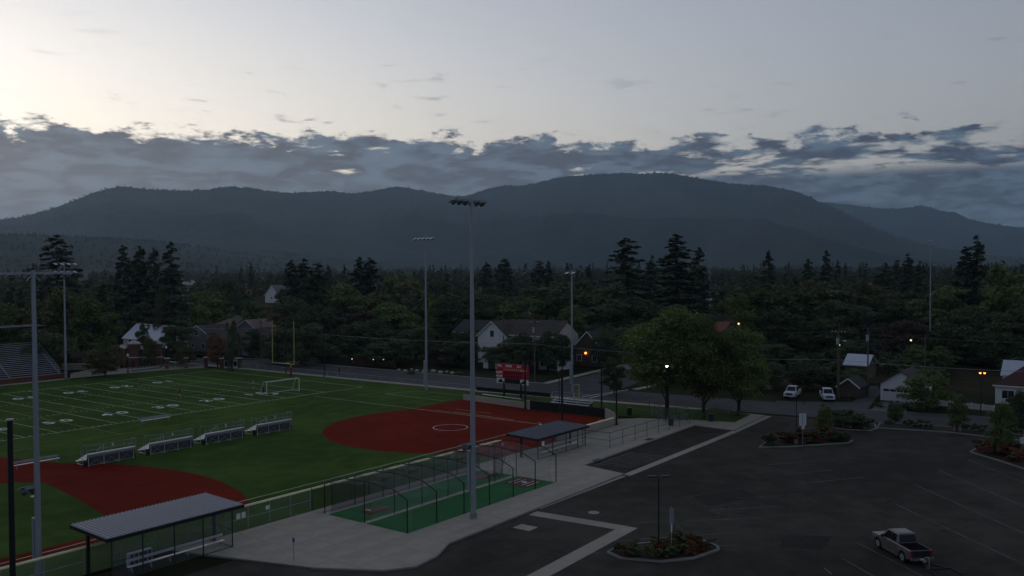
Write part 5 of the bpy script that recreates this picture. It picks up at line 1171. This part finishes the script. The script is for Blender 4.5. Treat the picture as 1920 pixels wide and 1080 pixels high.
TP = [
 # label, px, top, width px, distance, kind, colour
 ('giant pine towering behind the grandstand', 105,441,112,330,'pine','needle'),
 ('tall dark fir, leftmost of the left conifer group', 231,460,44,300,'fir','needle'), ('tall conifer second from left in the left group', 262,462,48,310,'fir','needle'), ('conifer third from left in the left group', 288,465,42,305,'fir','needle'), ('tallest dark fir at the right of the left conifer group', 320,454,58,285,'fir','needle'),
 ('tall fir behind the left conifer group', 250,490,60,340,'fir','needle'),
 ('broad olive tree behind the grandstand roof', 35,548,120,255,'round','olive'), ('broad green tree behind the left floodlight poles', 128,540,130,262,'round','olive'), ('green tree at the far left edge above the grandstand', -20,560,110,240,'round','green'), ('rounded green tree right of the grandstand', 178,556,110,250,'round','green'), ('low dark tree right behind the grandstand', 75,604,120,225,'spread','dark'),
 ('yellowish bushy tree right of the grandstand', 196,636,86,214,'spread','olive'), ('dark leafy tree above the white metal roof', 262,560,70,300,'round','dark'), ('dark tree right of the white metal roof', 330,604,66,262,'round','dark'), ('grey green tree above the grey house', 352,548,74,300,'round','green'), ('leafy tree behind the faded red roof', 395,535,86,330,'round','green'), ('small dark tree in front of the faded red roof', 434,596,34,214,'round','dark'), ('tree crown left of the orange block', 425,520,60,380,'round','dark'), ('green tree below the orange block', 480,562,70,300,'round','green'),
 ('yellow tree between the left conifers', 300,530,24,282,'tall','olive'),
 ('dark conifer, left of the centre left clump', 546,488,44,345,'fir','needle'), ('dark conifer, middle of the centre left clump', 570,486,48,340,'fir','needle'), ('dark conifer, right of the centre left clump', 595,492,44,340,'fir','needle'), ('slim fir right of the centre left clump', 615,496,30,335,'fir','needle'), ('tall conifer pair, left one, left of the far floodlight', 674,483,44,350,'fir','needle'), ('tall conifer pair, right one, left of the far floodlight', 694,484,48,352,'fir','needle'),
 ('dark broadleaf behind the goal post uprights', 545,548,90,270,'round','dark'), ('large dark tree behind the goal post', 585,560,120,250,'spread','dark'), ('broad tree with leaning trunk beside the street', 572,604,120,222,'spread','dark'), ('brownish broad tree left of the board fence', 640,572,120,262,'round','purple'), ('green tree in the middle of the left tree belt', 655,530,100,320,'round','green'), ('broad dark tree behind the board fence', 680,596,130,234,'spread','dark'), ('large rounded green tree left of the far floodlight', 745,566,126,268,'round','green'), ('dark tree right behind the board fence', 728,628,110,216,'spread','dark'), ('distant olive tree above the tree belt centre', 752,502,104,420,'round','olive'), ('dark tree beside the far floodlight', 780,606,90,226,'round','dark'), ('yellow green tree right of the far floodlight', 819,540,46,300,'round','yellow'), ('dark crown right of the far floodlight', 850,556,96,275,'round','dark'), ('tree left of the tallest pole near the street', 862,640,84,212,'round','dark'), ('small brown bush tree left of the tallest pole', 826,650,56,216,'round','purple'),
 ('distant conifer right of the tallest pole', 946,484,46,470,'fir','needle'), ('distant conifer left behind the tallest pole', 912,492,34,430,'fir','needle'), ('distant dark conifer above the brown roof', 1010,488,40,440,'fir','needle'), ('distant slim conifer right of the brown roof', 1028,490,30,430,'fir','needle'), ('broad dark tree right behind the tallest pole', 915,546,100,280,'round','dark'), ('green tree above the white gable', 965,544,110,275,'round','green'), ('distant tree crown above the brown roof', 1035,520,110,360,'round','dark'), ('green tree behind the slim floodlight', 1062,574,92,238,'round','green'), ('dark tree hiding the white house front', 956,634,96,205,'round','dark'), ('dark tree right of the scoreboard', 1012,646,56,212,'round','dark'), ('dark tree above the side street house', 1105,560,100,262,'round','dark'),
 ('tall irregular pine at centre right', 1176,447,132,262,'pine','needle'), ('tall broad fir right of the irregular pine', 1268,440,104,268,'fir','needle'), ('small conifer between the two tall ones', 1222,480,40,330,'fir','needle'), ('dark conifer right of the broad fir', 1310,466,44,340,'fir','needle'), ('dark broadleaf below the irregular pine', 1150,560,120,250,'round','dark'), ('dark broadleaf below the broad fir', 1225,552,120,248,'round','dark'), ('dark tree behind the largest bright green tree', 1180,612,90,218,'round','dark'), ('dark tree behind the middle tree by the walk', 1300,584,96,232,'round','dark'),
 ('bright green rounded tree above the right hand walk tree', 1376,546,86,240,'round','bright'), ('distant dark round conifer at right', 1441,469,52,470,'spruce','needle'), ('distant slim conifer right of the round one', 1550,470,28,480,'fir','needle'), ('distant tiny pointed conifer at right', 1571,487,18,480,'fir','needle'), ('distant dark conifer cluster tree at right', 1516,486,36,500,'fir','needle'), ('greyish tree right of the bright rounded tree', 1440,522,116,330,'round','green'), ('brownish broad tree at right', 1535,514,130,340,'round','olive'), ('dark broad tree behind the white pickups', 1470,580,130,240,'spread','dark'), ('dark tree above the left white pickup', 1440,640,96,218,'round','dark'), ('dark olive tree above the right white pickup', 1540,600,110,236,'round','dark'), ('blue spruce behind the small dark shed', 1626,588,48,224,'spruce','blue'), ('broad dark tree right of the blue spruce', 1590,556,110,290,'round','dark'), ('distant conifer left of the thin mast', 1682,488,34,420,'fir','needle'), ('distant conifer second left of the thin mast', 1703,476,36,440,'fir','needle'), ('distant small conifer right of the thin mast', 1724,490,30,430,'fir','needle'), ('dark conifer group tree above the shed', 1660,494,44,410,'fir','needle'), ('dark broadleaf behind the thin mast', 1690,560,120,280,'round','dark'), ('purplish dark tree above the white garage', 1695,600,96,240,'round','purple'), ('greyish tree right of the thin mast', 1772,534,110,320,'round','green'),
 ('tall conifer twin, left one, near the right edge', 1812,462,48,330,'fir','needle'), ('tall conifer twin, right one, near the right edge', 1832,442,46,325,'fir','needle'), ('green leafy tree at the right edge of the horizon', 1890,490,110,310,'round','green'), ('dark broadleaf below the conifer twins', 1830,560,130,270,'round','dark'), ('broad dark tree above the lit orange lamp', 1770,604,130,238,'spread','dark'), ('dark tree beside the ribbed metal roof', 1855,612,110,234,'round','dark'), ('dark tree cut by the right edge above the white house', 1918,580,120,244,'round','dark'), ('low tree above the white garage roof', 1742,640,110,216,'spread','green'), ('dark low tree behind the picket fence lawn', 1812,650,90,238,'spread','dark'), ('dark shrub tree behind the small shed', 1600,640,70,222,'round','dark'),
 ('dark tree left of the porch light house', 1054,622,54,203,'round','dark'), ('dark tree right of the porch light house', 1142,604,70,206,'round','dark'), ('dark tree hiding the brown roofed wing', 1028,618,66,201,'round','dark'),
 ('dark bush below the pale metal roof', 1606,686,66,180,'spread','dark'), ('dark hedge tree left behind the white pickups', 1432,672,100,178,'spread','dark'), ('dark hedge tree right behind the white pickups', 1512,676,92,178,'spread','dark'), ('dark hedge tree between pickups and shed', 1556,690,60,181,'round','dark'), ('dark tree behind the narrow driveway', 1648,676,70,224,'round','dark'),
 ('dark hedge behind the picket fence at right', 1850,672,80,236,'spread','dark'), ('low dark tree behind the entrance gate', 326,640,50,246,'spread','dark'), ('dark tree left of the goal post street corner', 520,612,70,226,'round','dark'),
 ('dark tree in the middle before the brown roofed wing', 985,624,60,199,'round','dark'), ('dark tree before the dark roofed house left of the gable', 872,610,64,229,'round','dark'), ('dark tree before the long low dark wing', 474,618,46,243,'round','dark'), ('dark tree standing before the white metal roof', 270,604,30,271,'tall','dark'), ('rounded tree between far floodlight and tallest pole', 838,572,80,300,'round','green'), ('rounded olive crown above the board fence', 700,545,100,330,'round','olive'), ('rounded green crown left of the irregular pine', 1100,530,90,330,'round','green'), ('rounded green crown above the white pickups', 1490,535,110,330,'round','green'), ('rounded crown behind the left hand houses', 560,530,90,380,'round','olive'), ('rounded crown left of the thin mast', 1630,525,100,360,'round','olive'),
]
for e in TP:
    if e[5] == 'fir': e = (*e[:3], e[3]*1.35, *e[4:])
    tree_px(*e, detail='mid' if e[4] < 300 else 'lo')
# the wood beyond the town reads as one mass
wood = []
rg = np.random.default_rng(11)
protoV = []
for i in range(4): V, F, _ = broadleaf(300+i, 260, .085, 16, 'round', low=.02); protoV.append((V, F))
for i in range(3): V, F, _ = conifer(320+i, 240, .055, .17, .03, .3); protoV.append((V, F))
Vs = []; Fs = []; off = 0
CLEAR = [(455,525,640),(335,362,1200),(1300,1350,560),(1612,1642,760),(965,1002,340)]
for k in range(2600):
    px = rg.uniform(-250, 2170); dist = 330+3100*rg.random()**1.7
    if any(a-8 < px < b_+8 and dist < dm for a, b_, dm in CLEAR): continue
    x, y, _ = AT(px, 500, dist); con = rg.random() < .22; V, F = protoV[rg.integers(4, 7) if con else rg.integers(0, 4)]
    h = rg.uniform(17, 27) if con else rg.uniform(11, 19); w_ = h*(.9 if con else 1.15)*rg.uniform(.8, 1.2); a = rg.uniform(0, 6.28); c, s = math.cos(a), math.sin(a)
    if dist < 600: h *= .85
    Q = np.stack([(V[:, 0]*c-V[:, 1]*s)*w_+x, (V[:, 0]*s+V[:, 1]*c)*w_+y, V[:, 2]*h-.2], 1); Vs.append(Q); Fs.append(F+off); off += len(V)
o = bpy.data.objects.new('far_wood', np_mesh('far_wood', np.concatenate(Vs), np.concatenate(Fs), L_dark)); COL.objects.link(o); struct(o, 'stuff', 'mass of trees stretching from the town to the mountain foot')

# hedges and garden undergrowth between the houses: one mass
Vs = []; Fs = []; off = 0
under = [broadleaf(700+i, 150, .13, 12, 'round', .5, .0)[:2] for i in range(4)]
boxes = [(o.location.x, o.location.y) for o in scene.objects if o.get('category') in ('house', 'garage', 'shed', 'pickup truck') ]
n_ok = 0
while n_ok < 900:
    px = rg.uniform(-60, 1980); dist = rg.uniform(190, 330); x, y, _ = AT(px, 600, dist)
    if x < 92 or (-48 < y < -16 and x < 150) or (x < 100+.12*abs(y) and y < -44): n_ok += .02; continue
    if any(abs(x-a) < 10 and abs(y-b_) < 9 for a, b_ in boxes) or any(-26 < x-a < 0 and abs(y-b_+(x-a)*.75) < 9 for a, b_ in boxes): n_ok += .02; continue
    if 1770 < px < 1880 and dist < 262: n_ok += .02; continue
    V, F = under[rg.integers(0, 4)]; h = rg.uniform(1.6, 4.2); w_ = h*rg.uniform(1.1, 1.9); a = rg.uniform(0, 6.28); c, s_ = math.cos(a), math.sin(a)
    Vs.append(np.stack([(V[:, 0]*c-V[:, 1]*s_)*w_+x, (V[:, 0]*s_+V[:, 1]*c)*w_+y, V[:, 2]*h-.3], 1)); Fs.append(F+off); off += len(V); n_ok += 1
o = bpy.data.objects.new('undergrowth', np_mesh('undergrowth', np.concatenate(Vs), np.concatenate(Fs), L_dark)); COL.objects.link(o); struct(o, 'stuff', 'dark hedges and undergrowth between the houses')

# ------------------------------------------------------------------ shrubs in the beds
def shrub_mesh(seed, colour, tall=.8, n=620, leaf=.085):
    V, F, _ = broadleaf(seed, n, leaf, 14, 'round', .5, .0); return np_mesh('shrub', V, F, LM[colour])
SH = {c: [shrub_mesh(500+i, c) for i in range(2)] for c in ('dark', 'rust', 'olive', 'red')}
def shrub(label, x, y, w_, h, c, group):
    tag(put('shrub', SH[c][random.randrange(2)], None, (x, y, -.02), random.uniform(0, 6.28), (w_, w_, h)), label, 'shrub', group)
ORD = 'first second third fourth fifth sixth seventh eighth ninth tenth eleventh twelfth thirteenth fourteenth fifteenth sixteenth seventeenth eighteenth nineteenth twentieth'.split()+['twenty-'+w_ for w_ in 'first second third fourth fifth sixth seventh eighth ninth'.split()]
def fill(poly, n, cols, hr, label, group):
    xs = [p[0] for p in poly]; ys = [p[1] for p in poly]; k = 0; cxm, cym = sum(xs)/len(xs), sum(ys)/len(ys); inner = [(cxm+(x-cxm)*.90, cym+(y-cym)*.90) for x, y in poly]; tries = 0; got = []
    while k < n and tries < 4000:
        tries += 1; p = (random.uniform(min(xs), max(xs)), random.uniform(min(ys), max(ys)))
        if inside(p, inner): got.append(p); k += 1
    got.sort(key=lambda p: float(np.dot(np.array([p[0], p[1], 0])-CAM, _rt)/np.dot(np.array([p[0], p[1], 0])-CAM, _fw)))
    for i, p in enumerate(got):
        c = random.choice(cols); h = random.uniform(*hr); where = 'leftmost' if i == 0 else 'rightmost' if i == len(got)-1 else ORD[i]+' from the left'
        shrub(label % {'dark':'dark green','rust':'rusty orange','olive':'olive','red':'reddish'}[c]+', '+where, p[0], p[1], h*random.uniform(1.3,1.8), h, c, group)
fill(isl1, 29, ['rust','olive','dark','olive'], (.75,1.25), 'low %s shrub in the planting island nearest to us', 'shrubs in the nearest island')
fill(isl2, 29, ['rust','dark','dark','red'], (1.0,1.7), 'low %s shrub in the middle planting island', 'shrubs in the middle island')
fill(isl3, 26, ['dark'], (1.3,2.2), 'dense %s shrub in the street corner bed', 'shrubs in the street corner bed')
fill(isl4, 24, ['dark','rust','red'], (1.0,1.7), 'low %s shrub in the bed at the right edge', 'shrubs at the right edge')
for i, (px, py) in enumerate(((1664,800),(1704,801),(1722,802),(1741,803),(1810,808),(1825,809),(1842,811),(1905,816))):
    x, y = G(px, py); shrub(['clipped round shrub at the left end of the planting strip','clipped ball shrub, left of three in the planting strip','clipped ball shrub, middle of three in the planting strip','clipped ball shrub, right of three in the planting strip','low hedge shrub right of the small two stemmed tree','second low hedge shrub right of the two stemmed tree','third low hedge shrub right of the two stemmed tree','low shrub at the right end of the planting strip'][i], x, y, 1.9, 1.25, 'dark', 'clipped shrubs in the planting strip')
for i, (px, py, w_, h) in enumerate(((1590,752,1.6,1.3),(1700,766,3.2,.9),(1760,770,3.0,.8),(1648,762,2.4,.7),(1900,762,2.6,1.8),(1885,752,2.0,2.6),(770,700,3.0,.8),(730,690,3.0,1.0),(860,702,2.6,.7))):
    x, y = G(px, py); shrub(['dark bush beside the small shed','low hedge at the foot of the broad round tree','low hedge before the picket fence','brownish low bush beside the concrete driveway','bush at the front of the right edge house','tall bush at the corner of the right edge house','bush behind the boulders','bush at the end of the board fence','bush at the right end of the boulder row'][i], x, y, w_, h, 'olive' if i in (3, 6, 8) else 'dark', 'garden bushes')

# ------------------------------------------------------------------ people
M_skin = mat('skin', (.42,.26,.19), .6); M_hair = mat('dark_hair', (.03,.02,.015), .7); M_shirt_red = mat('red_shirt', (.30,.03,.03), .8); M_shorts = mat('dark_shorts', (.03,.03,.04), .8); M_shoe = mat('shoe', (.5,.5,.5), .7); M_shirt_w = mat('pale_shirt', (.40,.36,.30), .8); M_shirt_d = mat('dark_shirt', (.03,.035,.045), .8); M_legs = mat('long_dark_trousers', (.02,.022,.03), .8)
def person(label, x, y, rz, shirt, lower, stride=.22, arm=.15):
    P_ = {'pel':(0,0,.93),'wa':(0,0,1.08),'ch':(.01,0,1.32),'ne':(.015,0,1.48),'hd':(.03,0,1.60),'tp':(.03,0,1.74)}; E_ = [('pel','wa'),('wa','ch'),('ch','ne'),('ne','hd'),('hd','tp')]; rd = {'pel':(.15,.12),'wa':(.14,.105),'ch':(.17,.12),'ne':(.06,.06),'hd':(.085,.1),'tp':(.06,.075)}
    for s_, n_ in ((1,'l'),(-1,'r')):
        st_ = stride*s_
        P_.update({'hp'+n_:(0,s_*.10,.90),'kn'+n_:(st_*.55+.04,s_*.105,.50),'an'+n_:(st_-.03,s_*.11,.08),'to'+n_:(st_+.14,s_*.12,.035),'sh'+n_:(.01,s_*.20,1.41),'el'+n_:(-arm*s_*.6,s_*.27,1.14),'wr'+n_:(.12-arm*s_,s_*.25,.93),'ha'+n_:(.16-arm*s_,s_*.25,.84)})
        E_ += [('pel','hp'+n_),('hp'+n_,'kn'+n_),('kn'+n_,'an'+n_),('an'+n_,'to'+n_),('ch','sh'+n_),('sh'+n_,'el'+n_),('el'+n_,'wr'+n_),('wr'+n_,'ha'+n_)]
        rd.update({'hp'+n_:(.095,.095),'kn'+n_:(.062,.062),'an'+n_:(.045,.045),'to'+n_:(.04,.035),'sh'+n_:(.06,.06),'el'+n_:(.043,.043),'wr'+n_:(.032,.032),'ha'+n_:(.042,.03)})
    keys = list(P_); me = bpy.data.meshes.new('body_skeleton'); me.from_pydata([P_[k] for k in keys], [(keys.index(a), keys.index(b)) for a, b in E_], [])
    tmp = bpy.data.objects.new('tmp', me); COL.objects.link(tmp); tmp.modifiers.new('s', 'SKIN'); sk = me.skin_vertices[0].data
    for i, k in enumerate(keys): sk[i].radius = rd[k]; sk[i].use_root = (k == 'pel')
    sub = tmp.modifiers.new('d', 'SUBSURF'); sub.levels = 1; sub.render_levels = 1
    dg = bpy.context.evaluated_depsgraph_get(); bm_ = bpy.data.meshes.new_from_object(tmp.evaluated_get(dg)); bpy.data.objects.remove(tmp)
    for m_ in (M_skin, shirt, lower, M_shoe, M_hair): bm_.materials.append(m_)
    for p in bm_.polygons:
        c = p.center; z = c.z; i = 0
        if z > 1.66 or (z > 1.54 and c.x < .0): i = 4
        elif z > 1.49: i = 0
        elif z > 1.0 and (abs(c.y) < .215 or z > 1.2): i = 1
        elif z > (.55 if lower is M_shorts else .12) and abs(c.y) < .20: i = 2
        elif z < .12: i = 3
        p.material_index = i; p.use_smooth = True
    tag(put('person', bm_, None, (x, y, 0.0), rz), label, 'person', None); bm_.name = 'person_body'
for lb, px, py, rz, sh_, lo_, st_ in (('person in red shirt walking, left one far out on the field', 263,727,2.0,M_shirt_red,M_shorts,.2),('person in red shirt and pale shoes, right one far out on the field',337,743,.5,M_shirt_red,M_shorts,.12),('person in pale shirt left of the soccer goal',475,729,-.4,M_shirt_w,M_shorts,.2),('person in dark clothes standing inside the soccer goal',494,740,1.8,M_shirt_d,M_legs,.06),('person in dark clothes walking along the street',636,703,1.5,M_shirt_d,M_legs,.28)):
    x, y = G(px, py); person(lb, x, y, rz, sh_, lo_, st_)

# ------------------------------------------------------------------ haze between the town and the mountains
hz = MB(); hz.span((-14500,-14500,-2.0),(14500,14500,960.0)); ho = hz.build('haze', None); struct(ho, 'stuff', 'thin evening haze over the valley')
hm = bpy.data.materials.new('haze'); hm.use_nodes = True; ht = hm.node_tree; ht.nodes.clear(); hn = N(ht)
pv = hn('ShaderNodeVolumePrincipled', {'Color': (.55,.77,1.0,1), 'Density': HAZE, 'Anisotropy': .55}); ht.links.new(pv.outputs[0], hn('ShaderNodeOutputMaterial').inputs['Volume']); ho.data.materials.clear(); ho.data.materials.append(hm)
scene.cycles.volume_bounces = 0; scene.cycles.max_bounces = 6; scene.cycles.transparent_max_bounces = 16
